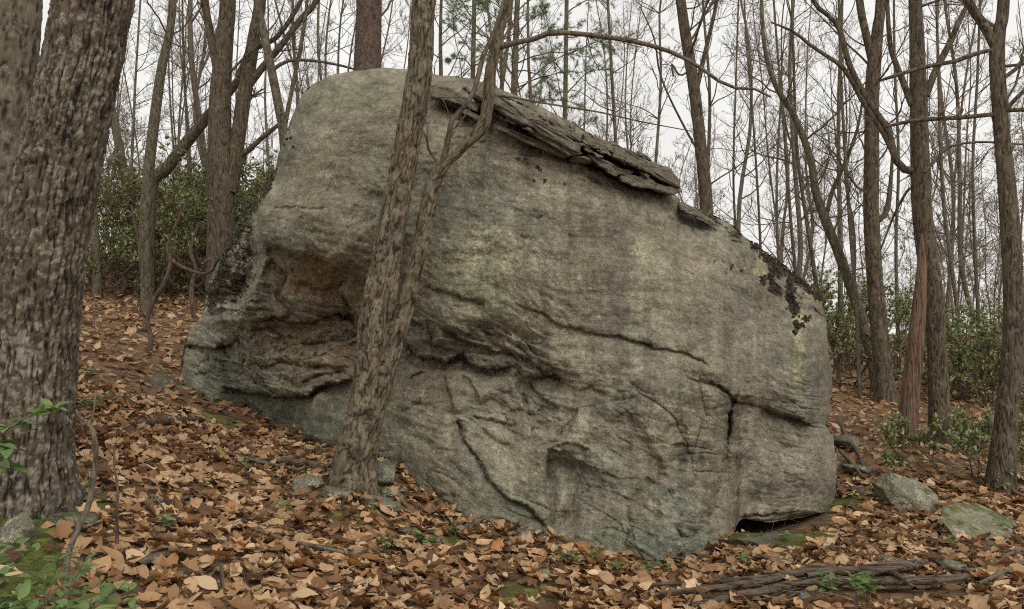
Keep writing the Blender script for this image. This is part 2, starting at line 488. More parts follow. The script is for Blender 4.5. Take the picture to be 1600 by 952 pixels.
G = ((1 - T3) * Tc[None] + T3 * Bc[None] + (1 - S3) * Lc[:, None] + S3 * Rc[:, None]
     - ((1 - S3) * (1 - T3) * TOP[0] + S3 * (1 - T3) * TOP[-1] + (1 - S3) * T3 * BOT[0] + S3 * T3 * BOT[-1]))
U, V = G[..., 0], G[..., 1]
# roughen the outline a little
n2 = lambda a, b, k, o=0: perlin(np.stack([a / k, b / k, 0 * a + o], -1))
edge = 1.0
U = U + 2.5 * n2(U, V, 30, 1.5) + 1.5 * n2(U, V, 11, 2.5)
V = V + 2.5 * n2(U, V, 30, 3.5) + 1.8 * n2(U, V, 11, 4.5)

DP = [(600,130,7.3),(520,150,7.3),(480,230,7.2),(445,300,7.25),(430,370,7.1),(520,300,6.75),(560,220,6.85),(650,200,6.75),(650,300,6.6),
 (550,380,6.6),(600,420,6.75),(470,330,6.9),(400,330,7.4),(370,400,7.7),(340,460,8.0),(400,440,7.55),(330,500,8.7),(460,440,7.28),(520,480,7.28),
 (560,500,7.35),(450,520,7.6),(500,560,7.42),(420,560,7.9),(300,560,8.95),(330,540,8.7),(340,600,8.7),(400,600,8.15),(450,600,7.75),(520,600,7.35),
 (380,650,8.7),(450,670,8.1),(510,680,7.35),(560,700,6.95),(560,620,7.3),(600,560,7.3),(620,600,7.1),(600,700,7.0),(690,700,6.3),(730,740,6.12),(770,790,5.9),(610,770,6.95),(640,640,6.8),
 (660,450,6.6),(700,500,6.45),(760,520,6.4),(700,600,6.65),(680,700,6.35),(640,750,6.58),(700,800,6.2),(780,820,5.85),(760,640,6.4),(820,640,6.2),
 (760,720,6.1),(840,700,5.95),(840,800,5.75),(880,740,6.0),(950,650,5.92),(950,740,5.85),(950,850,5.6),(1050,870,5.6),(1130,850,5.85),
 (1050,700,5.95),(1100,600,6.1),(1100,720,6.1),(1130,780,6.2),(800,450,6.25),(800,300,6.4),(800,200,6.6),(950,300,6.5),(950,450,6.15),
 (880,560,6.05),(1000,560,6.05),(1050,330,6.8),(1050,450,6.35),(1150,400,6.9),(1200,440,7.1),(1150,550,6.4),(1250,500,7.0),(1270,560,6.9),
 (1280,620,6.9),(1200,640,6.55),(1220,690,6.65),(1180,740,6.45),(1250,740,6.6),(1295,740,6.9),(1180,800,6.5),(1260,800,6.75),
 (700,840,6.0),(900,890,5.55),(600,790,6.9),(480,720,7.6),(330,660,8.8)]
DP = np.array(DP, float)
Dbase = RBF(DP[:, :2], DP[:, 2], 100.0, 0.03)

def nearest(poly, u, v):
    """distance to a polyline, side (positive = right-hand side going along in the picture), position 0..1"""
    best = np.full(u.shape, 1e9); side = np.zeros(u.shape); par = np.zeros(u.shape)
    L = np.concatenate([[0], np.cumsum(np.linalg.norm(np.diff(poly, axis=0), axis=1))])
    for i in range(len(poly) - 1):
        a, b = poly[i], poly[i + 1]; d = b - a; l = np.hypot(*d)
        k = np.clip(((u - a[0]) * d[0] + (v - a[1]) * d[1]) / l ** 2, 0, 1)
        wx, wy = u - a[0] - k * d[0], v - a[1] - k * d[1]
        r = np.hypot(wx, wy); c = r < best
        side = np.where(c, np.sign(d[0] * wy - d[1] * wx), side)
        par = np.where(c, (L[i] + k * l) / L[-1], par)
        best = np.where(c, r, best)
    return best, side, par

# seams: points, groove width px, groove depth m, step (m, positive side set back), reach of the step px
SEAMS = [
 ([(804,473),(841,488),(872,507),(915,518),(943,524),(980,528),(1008,538),(1048,548),(1076,552),(1096,562),(1112,578)], 1.8, .04, .06, 30),
 ([(1072,592),(1104,595),(1124,605),(1141,616),(1146,627),(1175,632),(1211,646),(1243,654),(1268,665),(1292,673)], 2.6, .07, .07, 26),
 ([(1190,640),(1215,648),(1245,655),(1265,664)], 3.5, .05, .14, 26),
 ([(1113,800),(1121,771),(1127,740),(1133,708),(1135,672),(1139,652),(1142,618)], 2.4, .05, .24, 60),
 ([(1136,690),(1139,660),(1141,640)], 4.5, .12, 0, 10),
 ([(1050,820),(1060,837),(1075,842),(1100,827),(1123,815)], 2.4, .06, -.05, 20),
 ([(1037,760),(1050,785),(1063,807),(1090,812),(1122,812)], 3.0, .03, -.17, 60),
 ([(1037,758),(1060,765),(1090,785),(1115,800)], 2.6, .02, -.09, 26),
 ([(617,492),(625,504),(631,535),(654,555),(679,563),(696,566),(722,556),(736,572),(764,577),(787,575),(812,569)], 3.6, .10, .30, 42),
 ([(812,572),(818,589),(841,589),(862,585),(886,602)], 3.2, .09, .13, 26),
 ([(668,498),(688,512),(719,529),(745,541),(770,549),(795,552),(824,563),(855,583),(883,600),(905,612)], 3.0, .08, .08, 18),
 ([(747,511),(776,524),(810,541),(821,555),(861,572),(890,590)], 2.4, .06, .06, 16),
 ([(640,495),(655,505),(672,520),(676,540),(690,545),(715,552)], 3.5, .09, .08, 20),
 ([(661,447),(688,455),(713,461),(736,468),(760,478)], 2.4, .04, .06, 24),
 ([(827,597),(841,617),(861,631),(877,641)], 2.8, .06, .10, 26),
 ([(905,612),(925,605),(950,618)], 2.4, .03, .03, 20),
 ([(712,646),(707,623),(698,600),(696,569)], 2.2, .06, -.12, 40),
 ([(642,592),(656,583),(665,582)], 2.2, .05, .05, 20),
 ([(622,645),(645,640),(659,633),(676,643),(713,648)], 2.4, .06, -.12, 40),
 ([(717,650),(719,677),(730,694),(747,714),(759,739),(776,765),(801,782),(815,787),(832,802),(849,816),(861,830)], 2.0, .05, .08, 50),
 ([(717,655),(720,672),(724,682)], 5.0, .10, 0, 10),
 ([(736,651),(747,653),(765,656),(781,661),(810,664)], 3.0, .06, .06, 18),
 ([(861,830),(861,793),(854,773),(851,742),(855,714),(862,699)], 4.5, .02, .24, 50),
 ([(856,702),(870,696),(900,694),(925,702)], 3.0, .02, .05, 40),
 ([(588,705),(611,704),(613,691)], 1.8, .05, .0, 20),
 ([(415,328),(446,325),(508,328)], 1.8, .05, -.03, 24),
 ([(429,460),(440,470),(451,485),(455,492)], 3.0, .09, -.08, 40),
 ([(290,538),(327,545),(350,542),(368,534)], 3.0, .09, .24, 30),
 ([(349,602),(380,613),(433,620),(486,620),(499,604),(535,597),(560,590)], 3.6, .10, .28, 60),
 ([(470,690),(478,650),(500,608)], 3.0, .04, -.25, 70),
 ([(405,378),(440,390),(465,402),(490,405),(517,421),(557,434),(600,455)], 6.0, .0, .22, 60),
 ([(318,496),(340,496),(363,478),(380,474),(400,462)], 3.0, .12, -.35, 60),
 ([(385,520),(420,510),(440,525),(470,530)], 3.0, .06, .06, 24),
 ([(380,560),(410,575),(440,565),(475,575),(520,570)], 3.0, .07, .07, 26),
 ([(500,500),(530,490),(560,505)], 3.0, .10, .08, 24),
 ([(470,600),(500,585),(540,580)], 2.6, .06, .05, 20),
 ([(1066,327),(1083,335),(1105,346),(1116,353)], 2.6, .06, .05, 14),
 ([(1110,345),(1135,358),(1145,372)], 2.4, .05, .04, 14),
 ([(1140,375),(1159,379)], 1.8, .05, .04, 12),
 ([(1268,478),(1282,492),(1294,496)], 2.2, .06, .03, 14),
 ([(674,151),(684,154),(697,153)], 3.0, .12, 0, 10),
 ([(689,162),(712,169),(735,179),(752,190)], 4.0, .14, .05, 10),
 ([(722,140),(735,148),(752,160)], 4.0, .14, .05, 10),
 ([(770,170),(795,182),(822,200),(860,215),(887,238),(903,250)], 5.0, .16, .10, 16),
 ([(905,250),(940,262),(970,282),(1000,290),(1030,296),(1058,302)], 3.5, .10, .10, 16),
 ([(985,775),(1000,762),(1010,745)], 3.0, .0, .05, 40),
 ([(900,800),(940,812),(975,815),(1000,822)], 3.0, .0, -.05, 30),
 ([(975,850),(985,830),(1000,818)], 2.4, .02, -.05, 40),
 ([(1060,655),(1072,670),(1075,690)], 4.0, .0, .05, 30),
 ([(1150,808),(1180,806),(1210,803),(1250,800)], 2.6, .07, .06, 10),
 ([(520,275),(560,290),(590,305),(610,330)], 22.0, .0, .16, 70),
 ([(540,240),(580,250),(600,290)], 9.0, .04, .0, 60),
 ([(1228,445),(1255,472)], 1.6, .03, .0, 12),
 ([(828,665),(815,625),(803,598)], 3.5, .0, .12, 40),
 ([(752,632),(735,600),(720,578)], 3.5, .0, -.10, 40),
 ([(665,690),(690,660),(715,655)], 5, .0, -.08, 50),
 ([(980,640),(1010,690),(1050,760)], 12, .0, .09, 55),
 ([(600,640),(612,690),(622,740)], 5, .0, -.12, 60),
 ([(640,812),(680,800),(720,820)], 4, .0, .14, 30),
 ([(900,640),(890,670),(870,700)], 8, .0, .07, 40),
 ([(1080,700),(1070,730),(1040,760)], 8, .0, .08, 40),
 ([(425,405),(448,430),(440,458),(455,480)], 3.0, .05, .10, 34),
 ([(545,430),(528,455),(548,480),(556,510)], 3.0, .06, .12, 36),
 ([(392,505),(430,497),(470,508),(505,500)], 3.0, .08, .16, 34),
 ([(575,515),(535,535),(490,538),(465,550)], 3.0, .06, .12, 30),
 ([(470,440),(500,452),(530,448)], 2.4, .04, .07, 24),
 ([(370,520),(385,550),(378,590)], 2.6, .05, .10, 30),
 ([(300,585),(330,580),(360,592)], 2.4, .04, .07, 20),
]
def shape_depth(u, v):
    d = Dbase(np.stack([u, v], -1))
    # flank: the outcrop's far left side stands behind the prow's edge
    l, sd, pr = nearest(np.array([(442,225),(420,290),(413,330),(410,370),(414,405),(404,440),(388,470)], float), u, v)
    d = d + 1.0 * sstep(-2, 20, l * sd) * np.exp(-np.maximum(l - 20, 0) / 160) * np.clip((v - 225) / 60, 0, 1) * np.clip((500 - v) / 40, 0, 1)
    wu = u + 6 * n2(u, v, 30, 8) + 4 * n2(u, v, 9, 9) + 1.8 * n2(u, v, 4, 12); wv = v + 6 * n2(u, v, 30, 10) + 4 * n2(u, v, 9, 11) + 1.8 * n2(u, v, 4, 13)
    for (pts, gw, gd, st, rc) in SEAMS:
        pts = np.array(pts, float)
        mg = max(gw * 4, rc * 3.2)
        m = ((u > pts[:, 0].min() - mg) & (u < pts[:, 0].max() + mg) & (v > pts[:, 1].min() - mg) & (v < pts[:, 1].max() + mg))
        if not m.any(): continue
        l, sd, pr = nearest(pts, wu[m], wv[m])
        fade = np.clip(np.minimum(pr, 1 - pr) / 0.14, 0, 1) ** 0.7
        x = l * sd
        add = gd * 1.25 * np.exp(-(l / gw) * 1.15) * fade * (0.75 + 0.8 * n2(wu[m], wv[m], 17, 20))
        k_ = gw * (.55 if gd > 0 else 1); add += st * np.exp(-l / rc) * sstep(-k_, k_, x) * fade
        d[m] += add
    return d

def detail(u, v, d):
    p = P(u, v, d)
    q = p + 0.15 * np.stack([perlin(p * 1.3), perlin(p * 1.3 + 9), perlin(p * 1.3 + 19)], -1)
    dd = 0.10 * fbm(q * 0.9, 3) + 0.05 * fbm(q * 2.8 + 4, 3)
    # bedding: fine layers dipping to the right
    ca, sa = math.cos(math.radians(-14)), math.sin(math.radians(-14))
    bx = q[..., 0] * ca + q[..., 2] * sa; bz = -q[..., 0] * sa + q[..., 2] * ca
    bed = fbm(np.stack([bx * 1.6, q[..., 1], bz * 11], -1), 3, 0.6)
    dd += 0.012 * bed + 0.006 * fbm(np.stack([bx * 5, q[..., 1] * 3, bz * 32], -1), 2)
    dd += 0.010 * fbm(q * 14, 3, 0.6)
    # shattered zones below the overhangs
    rough = np.zeros(u.shape)
    for (cu, cv, ru, rv, am) in [(740,545,125,44,1.3),(650,520,34,40,1),(850,590,60,28,.8),(430,560,140,62,1.25),(520,520,70,60,1),
                                 (360,420,80,120,1.1),(330,520,50,30,.8),(830,190,170,60,1),(980,270,90,30,1),(1100,345,60,22,.9),
                                 (780,670,80,60,.7),(660,640,70,70,.5),(1090,600,60,20,.4),(1250,670,50,20,.4),(1110,820,50,22,.5)]:
        rough = np.maximum(rough, am * sstep(1.25, 0.55, np.hypot((u - cu) / ru, (v - cv) / rv) + 0.25 * n2(u, v, 35, 31)))
    w = np.stack([bx * 2.0, q[..., 1] * 2, bz * 6.5], -1)
    f1, f2, cid = worley(w + 0.35 * np.stack([perlin(w * 1.2), perlin(w * 1.2 + 7), 1.6 * perlin(w * 1.2 + 13)], -1) + 0.12 * np.stack([perlin(w * 4), perlin(w * 4 + 7), perlin(w * 4 + 13)], -1))
    blk = (RND[cid, 0] - 0.5) * 0.13 * sstep(0, 0.25, f2 - f1) + 0.02 * np.exp(-((f2 - f1) / 0.05) ** 2) + 0.04 * f1
    dd += rough * blk * 0.8 + rough * 0.035 * fbm(q * 6, 4, 0.6, True)
    # broad facets of the lower face
    low = sstep(560, 640, v) * sstep(600, 660, u)
    w2 = np.stack([p[..., 0] * 1.9, p[..., 1] * 1.9, p[..., 2] * 1.7], -1) + 0.5 * np.stack([perlin(p * 1.7), perlin(p * 1.7 + 7), perlin(p * 1.7 + 13)], -1)
    g1, g2, gid = worley(w2)
    dd += (0.35 + 0.65 * low) * (0.05 * (RND[gid, 0] - .5) * sstep(0, .3, g2 - g1) + 0.07 * g1 * low)
    dd += 0.02 * fbm(q * 8 + 31, 4, 0.65)
    hm = sstep(-0.05, 0.25, perlin(p * 2.3 + 60)) * np.maximum(low * .8, rough)
    dd += hm * 0.05 * np.exp(-(f2 - f1) / 0.035) + 0.035 * low * sstep(0, .3, perlin(p * 1.6 + 80)) * np.exp(-(g2 - g1) / 0.02)
    # broken steps: terraces along the bedding in the rough zones
    tz = bz * 9 + 1.2 * perlin(q * 1.4 + 5) + .5 * perlin(q * 4 + 9); fr_ = tz - np.floor(tz)
    dd += np.maximum(rough, .22 * low) * 0.055 * (sstep(0, .12, fr_) - fr_)
    return dd, bed, rough, p, q

def edge_round(u, v):
    r = 0
    def prof(l, R, A): 
        k = 1 - np.clip(l / R, 0, 1); return A * (1 - np.sqrt(np.maximum(1 - k * k, 0)))
    l, _, _ = nearest(TOP[:8], u, v); r = r + prof(l, 85, .75)
    l, _, _ = nearest(TOP[7:], u, v); r = np.maximum(r, prof(l, 30, .35))
    l, _, _ = nearest(LEFT[:4], u, v); r = np.maximum(r, prof(l, 45, .6))
    l, _, _ = nearest(LEFT[3:], u, v); r = np.maximum(r, prof(l, 32, .35))
    l, _, _ = nearest(RIGHT, u, v); r = np.maximum(r, prof(l, 42, .6))
    l, _, _ = nearest(BOT[17:], u, v); r = np.maximum(r, prof(l, 12, .22))
    return r

D = shape_depth(U, V)
dd, bed, rough, p_s, q_s = detail(U, V, D)
D = D + dd + edge_round(U, V)
PR = P(U, V, D)

# colour of the stone: weathering, algae, lichen, iron stains
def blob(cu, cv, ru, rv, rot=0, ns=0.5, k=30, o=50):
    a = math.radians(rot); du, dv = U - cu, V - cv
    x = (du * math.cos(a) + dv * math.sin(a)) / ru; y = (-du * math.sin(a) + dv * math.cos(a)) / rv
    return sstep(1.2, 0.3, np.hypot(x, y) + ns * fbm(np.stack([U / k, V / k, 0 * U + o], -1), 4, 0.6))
fine = fbm(q_s * 22, 3, 0.7); medn = fbm(q_s * 4.5 + 3, 4, 0.6); big = fbm(q_s * 1.1 + 8, 3)
col = np.ones(U.shape + (3,)) * np.array([0.246, 0.219, 0.160])
lum = 1 + 0.40 * medn + 0.32 * big + 0.34 * fine + 0.36 * bed
col = col * np.clip(lum, 0.35, 1.7)[..., None]
bg1 = fbm(q_s * 0.9 + 120, 4, .6)[..., None]; bg2 = fbm(q_s * 1.6 + 150, 4, .65)[..., None]
col = col * (1 - .7 * sstep(.0, .35, bg1)) + .7 * sstep(.0, .35, bg1) * np.array([.20, .20, .155]) * np.clip(lum, .4, 1.6)[..., None]
col = col * (1 - .6 * sstep(.1, .4, bg2)) + .6 * sstep(.1, .4, bg2) * np.array([.33, .30, .215]) * np.clip(lum, .4, 1.6)[..., None]
# vertical water streaks on the main face
strk = fbm(np.stack([U / 24 + 0.6 * n2(U, V, 60, 61), V / 260, 0 * U + 60], -1), 4, 0.6)
face = sstep(640, 760, U) * sstep(1300, 1240, U)
col *= (1 + face * 0.32 * np.clip(strk * 1.6, -1, 0.8))[..., None]
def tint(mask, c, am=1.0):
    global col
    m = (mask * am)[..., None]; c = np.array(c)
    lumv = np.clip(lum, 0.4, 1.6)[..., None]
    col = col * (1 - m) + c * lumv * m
tint(blob(955, 430, 38, 150, 5, .7), (0.15, 0.13, 0.105), .75)
tint(blob(1150, 480, 60, 110, 8, .8), (0.175, 0.16, 0.13), .45)
tint(blob(1030, 420, 26, 150, 0, .7), (0.30, 0.28, 0.20), .5)
tint(blob(540, 150, 90, 30, -5, .6), (0.27, 0.27, 0.175), .7)
tint(blob(460, 220, 30, 110, 12, .7), (0.17, 0.185, 0.14), .6)
tint(blob(450, 370, 60, 35, 20, .7), (0.165, 0.175, 0.13), .6)
tint(blob(520, 260, 90, 90, 0, .8), (0.24, 0.205, 0.15), .6)
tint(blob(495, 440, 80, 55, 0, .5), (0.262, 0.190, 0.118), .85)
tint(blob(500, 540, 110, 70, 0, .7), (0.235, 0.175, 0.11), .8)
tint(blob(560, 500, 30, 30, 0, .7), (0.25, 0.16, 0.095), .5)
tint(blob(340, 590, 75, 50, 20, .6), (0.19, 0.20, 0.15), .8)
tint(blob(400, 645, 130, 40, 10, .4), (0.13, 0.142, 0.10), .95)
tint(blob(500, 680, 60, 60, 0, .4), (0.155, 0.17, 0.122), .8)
tint(blob(330, 530, 50, 18, 0, .4), (0.27, 0.27, 0.215), .8)
tint(blob(790, 640, 130, 80, 20, .6), (0.33, 0.30, 0.225), .55)
tint(blob(680, 600, 45, 60, 0, .5), (0.25, 0.20, 0.13), .55)
tint(blob(640, 720, 60, 70, 0, .5), (0.21, 0.195, 0.14), .5)
tint(blob(790, 800, 70, 40, 25, .5), (0.225, 0.24, 0.17), .7)
tint(blob(930, 740, 70, 50, 10, .8), (0.215, 0.22, 0.17), .5)
tint(blob(1000, 850, 150, 34, 0, .5), (0.205, 0.225, 0.165), .8)
tint(blob(1055, 785, 40, 25, 30, .4), (0.28, 0.30, 0.23), .7)
tint(blob(1240, 560, 60, 160, 0, .6), (0.235, 0.22, 0.18), .6)
tint(blob(1240, 730, 80, 70, 0, .6), (0.29, 0.26, 0.20), .5)
# pale green lichen
lich = np.clip(blob(750, 410, 62, 90, 20, 1.1, 22, 71) * 1.0, 0, 1) * sstep(-0.35, 0.35, fbm(np.stack([U / 9, V / 9, 0 * U + 72], -1), 4, 0.7))
tint(lich, (0.40, 0.41, 0.26), .8)
for (cu, cv, r_) in [(708,445,5),(775,470,14),(788,462,9),(880,516,6),(760,450,12),(735,430,14),(1140,428,4),(819,748,4),(1170,640,5),(905,433,5),(700,425,6)]:
    tint(blob(cu, cv, r_, r_, 0, .5, 6, 80), (0.42, 0.45, 0.30), .7)
yel = blob(1248, 545, 11, 75, 3, 1.3, 14, 90); tint(yel, (0.44, 0.42, 0.22), .75)
tint(blob(1190, 430, 10, 30, -15, 1.2, 12, 91), (0.42, 0.40, 0.22), .6)
# the flank: black crust, white and yellow lichen
fl = sstep(6, 16, (nearest(np.array([(442,225),(420,290),(413,330),(410,370),(414,405),(404,440),(388,470)], float), U, V)[0]
                  * nearest(np.array([(442,225),(420,290),(413,330),(410,370),(414,405),(404,440),(388,470)], float), U, V)[1])) * sstep(505, 480, V)
f3 = fbm(np.stack([U / 11, V / 11, 0 * U + 95], -1), 5, 0.7)
tint(fl * sstep(-0.1, 0.15, f3), (0.34, 0.33, 0.27), .8)
tint(fl * blob(398, 330, 20, 60, 20, 1), (0.34, 0.32, 0.14), .7)
tint(fl * sstep(0.02, -0.12, f3 + 0.25 * n2(U, V, 50, 96)), (0.05, 0.045, 0.032), .9)
for (ks, th_, am) in ((17, .88, .55), (34, .86, .45), (8, .90, .6)):
    wz = worley(np.stack([U / ks + .25 * n2(U, V, ks * .5, 33), V / ks + .25 * n2(U, V, ks * .5, 34), 0 * U + ks], -1))
    tint(sstep(.36, .22, wz[0] + .10 * fine) * (RND[wz[2], 2] > th_) * (V < 780), (0.34, 0.325, 0.24), am)
# dark specks and moss on the ledges
spk = worley(np.stack([U / 9, V / 9, 0 * U + 3], -1))
tint(sstep(0.17, 0.11, spk[0]) * (RND[spk[2], 1] > 0.86) * face, (0.06, 0.055, 0.045), .8)
tint(blob(910, 225, 180, 26, 27, .6), (0.24, 0.215, 0.15), .6)
tint(sstep(0.1, 0.3, fbm(q_s * 6 + 40, 4, 0.65)) * blob(930, 235, 170, 34, 27, .8), (0.095, 0.10, 0.045), .8)

fr = PR.reshape(-1, 3)
idx = np.arange(NS * NT).reshape(NT, NS)
Qf = np.stack([idx[:-1, :-1], idx[1:, :-1], idx[1:, 1:], idx[:-1, 1:]], -1).reshape(-1, 4)
ring = np.concatenate([idx[0, :], idx[1:, -1], idx[-1, -2::-1], idx[-2:0:-1, 0]])
rp = fr[ring]; rc_ = col.reshape(-1, 3)[ring]
NR = 16
cen = np.array([0.1, 8.6, 1.2])
VB, CB = [], []
for k in range(1, NR + 1):
    th = k / NR * math.pi / 2
    y_back = rp[:, 1] + (11.2 - rp[:, 1]) * math.sin(th) * 0.95
    sc_ = math.cos(th) ** 0.55 if k < NR else 0.02
    q = cen + (rp - cen) * sc_
    q[:, 1] = y_back
    q += (0.10 * fbm(q * 1.5, 3))[:, None] * np.array([1, 0.4, 1]) * 0.8 * math.sin(th)
    q[:, 0] -= 0; VB.append(q)
    CB.append(np.ones((len(q), 3)) * np.array([0.21, 0.195, 0.15]) * (1 + 0.5 * fbm(q * 5, 3))[:, None])
nr = len(ring); n0 = len(fr)
QB = []
prev = ring
for k in range(NR):
    cur = n0 + k * nr + np.arange(nr)
    QB.append(np.stack([prev, np.roll(prev, -1), np.roll(cur, -1), cur], -1)); prev = cur
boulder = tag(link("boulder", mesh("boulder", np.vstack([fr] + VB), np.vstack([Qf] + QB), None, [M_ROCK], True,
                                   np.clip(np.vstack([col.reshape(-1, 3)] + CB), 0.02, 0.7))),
              "huge overhanging grey sandstone boulder in the middle of the wood", "boulder")
_fu, _fv = U.ravel(), V.ravel()
def on_rock(u, v):
    k = np.argmin((_fu - u) ** 2 + (_fv - v) ** 2); return fr[k]
def depth_lin(u, v):
    return Dbase(np.stack([np.asarray(u, float), np.asarray(v, float)], -1))

# layered slabs along the crest (z1 = coordinates of a closer crop of the crest)
def z1(L): return [(640 + a / 3.478, 100 + b / 3.478) for a, b in L]
def rock_slab(poly, off, back, seed, dip=0.10):
    """an irregular plate: outline set on the face, proud of it by off, running back into the crest"""
    poly = np.array(poly, float)
    n = 90
    c = catmull(np.vstack([poly, poly[:1]]), n + 1)[:-1]
    # keep corners crisp: blend spline and straight outline
    L = np.vstack([poly, poly[:1]]); sl = np.concatenate([[0], np.cumsum(np.linalg.norm(np.diff(L, axis=0), axis=1))])
    q = np.linspace(0, sl[-1], n, endpoint=False)
    st_ = np.stack([np.interp(q, sl, L[:, 0]), np.interp(q, sl, L[:, 1])], 1)
    c = st_
    ce = c.mean(0)
    d0 = float(depth_lin(*ce)); g = depth_lin(c[:, 0], c[:, 1])
    jit = 2.6 * perlin(np.stack([c[:, 0] / 7, c[:, 1] / 7, 0 * c[:, 0] + seed], -1)) + 1.3 * perlin(np.stack([c[:, 0] / 2.5, c[:, 1] / 2.5, 0 * c[:, 0] + seed], -1))
    nrm = c - ce; nrm /= np.linalg.norm(nrm, axis=1)[:, None] + 1e-6
    c = c + nrm * jit[:, None]
    rings = []
    for (inset, dz) in ((0.0, 0.8), (0.0, 0.25), (0.0, 0.05), (0.05, 0.008), (0.2, 0.0), (0.42, 0.0), (0.7, 0.0), (0.97, 0.0)):
        cc = c + (ce - c) * inset
        gg = depth_lin(cc[:, 0], cc[:, 1]) - off
        w = 0.035 * perlin(np.stack([cc[:, 0] / 12, cc[:, 1] / 12, 0 * cc[:, 0] + seed + 5], -1)) + 0.03 * perlin(np.stack([cc[:, 0] / 3.3, cc[:, 1] / 4, 0 * cc[:, 0] + seed + 5], -1))
        pt = P(cc[:, 0], cc[:, 1], gg + w)
        if dz > 0.02:
            sc = (0.8 if dz > 0.5 else 0.97)
            m = pt.mean(0); pt = m + (pt - m) * sc
        pt[:, 1] += dz * back / 0.8 if dz > 0.1 else dz
        pt[:, 2] += dip * dz
        rings.append(pt)
    V3 = np.vstack(rings); k = len(rings)
    j = np.arange(n); j2 = (j + 1) % n
    Qs = np.vstack([np.stack([r * n + j, r * n + j2, (r + 1) * n + j2, (r + 1) * n + j], -1) for r in range(k - 1)])
    o = link("rock_slab", mesh("rock_slab", V3, Qs, None, [M_SLAB], True), boulder)
    return o
SL = [
 ([(300,140),(420,122),(520,190),(640,262),(760,322),(860,395),(945,455),(935,492),(885,470),(790,420),(705,380),(690,352),(600,322),(520,278),(460,228),(380,190)], .26, .6),
 ([(640,340),(725,350),(830,398),(900,448),(950,492),(870,502),(800,458),(700,402),(642,362)], .20, .5),
 ([(450,318),(560,358),(700,413),(800,448),(872,500),(850,518),(740,472),(640,432),(570,397),(460,347)], .10, .4),
 ([(960,485),(1060,518),(1150,566),(1230,585),(1210,610),(1130,600),(1040,562)], .16, .4),
 ([(1070,570),(1110,575),(1140,600),(1120,612),(1080,592)], .20, .3),
 ([(1140,605),(1200,602),(1300,612),(1352,650),(1340,682),(1230,667),(1145,635)], .17, .4),
 ([(1120,440),(1250,505),(1330,535),(1420,562),(1482,640),(1484,678),(1440,668),(1350,622),(1300,592),(1200,547),(1100,502)], .24, .6),
 ([(1345,648),(1400,662),(1480,674),(1482,696),(1430,714),(1380,702),(1340,682)], .20, .5),
 ([(110,110),(200,118),(300,172),(385,228),(370,262),(300,228),(200,196),(110,178)], .14, .4),
 ([(262,232),(330,252),(400,292),(370,306),(300,272)], .10, .3),
 ([(940,375),(1010,385),(1090,430),(1150,455),(1130,490),(1040,470),(950,440)], .18, .4),
 ([(760,300),(840,330),(930,380),(940,430),(860,400),(780,345)], .22, .5),
 ([(1480,770),(1540,790),(1600,820),(1590,838),(1520,818),(1470,790)], .08, .2),
 ([(1540,812),(1620,840),(1680,878),(1640,880),(1560,842)], .06, .2),
 ([(1180,500),(1260,520),(1310,560),(1300,590),(1230,560),(1170,530)], .30, .4),
]
for i, (pl, off, back) in enumerate(SL): rock_slab(z1(pl), off, back, i * 3.7 + 1)
rg = np.random.RandomState(44)
for i in range(66):
    t_ = rg.rand(); cx, cy = 480 + t_ * 880, 262 + t_ * 345 + rg.uniform(-75, 30)
    w_, h_ = rg.uniform(28, 62), rg.uniform(8, 17); a = math.radians(rg.uniform(18, 36)); k = rg.randint(6, 9)
    an = np.sort(rg.uniform(0, 6.28, k)); rr = rg.uniform(.7, 1.1, k)
    x_, y_ = np.cos(an) * w_ * rr, np.sin(an) * h_ * rr
    rock_slab(z1(list(zip(cx + x_ * math.cos(a) - y_ * math.sin(a), cy + x_ * math.sin(a) + y_ * math.cos(a)))), rg.uniform(.05, .24), .25, 90 + i * 2.3)

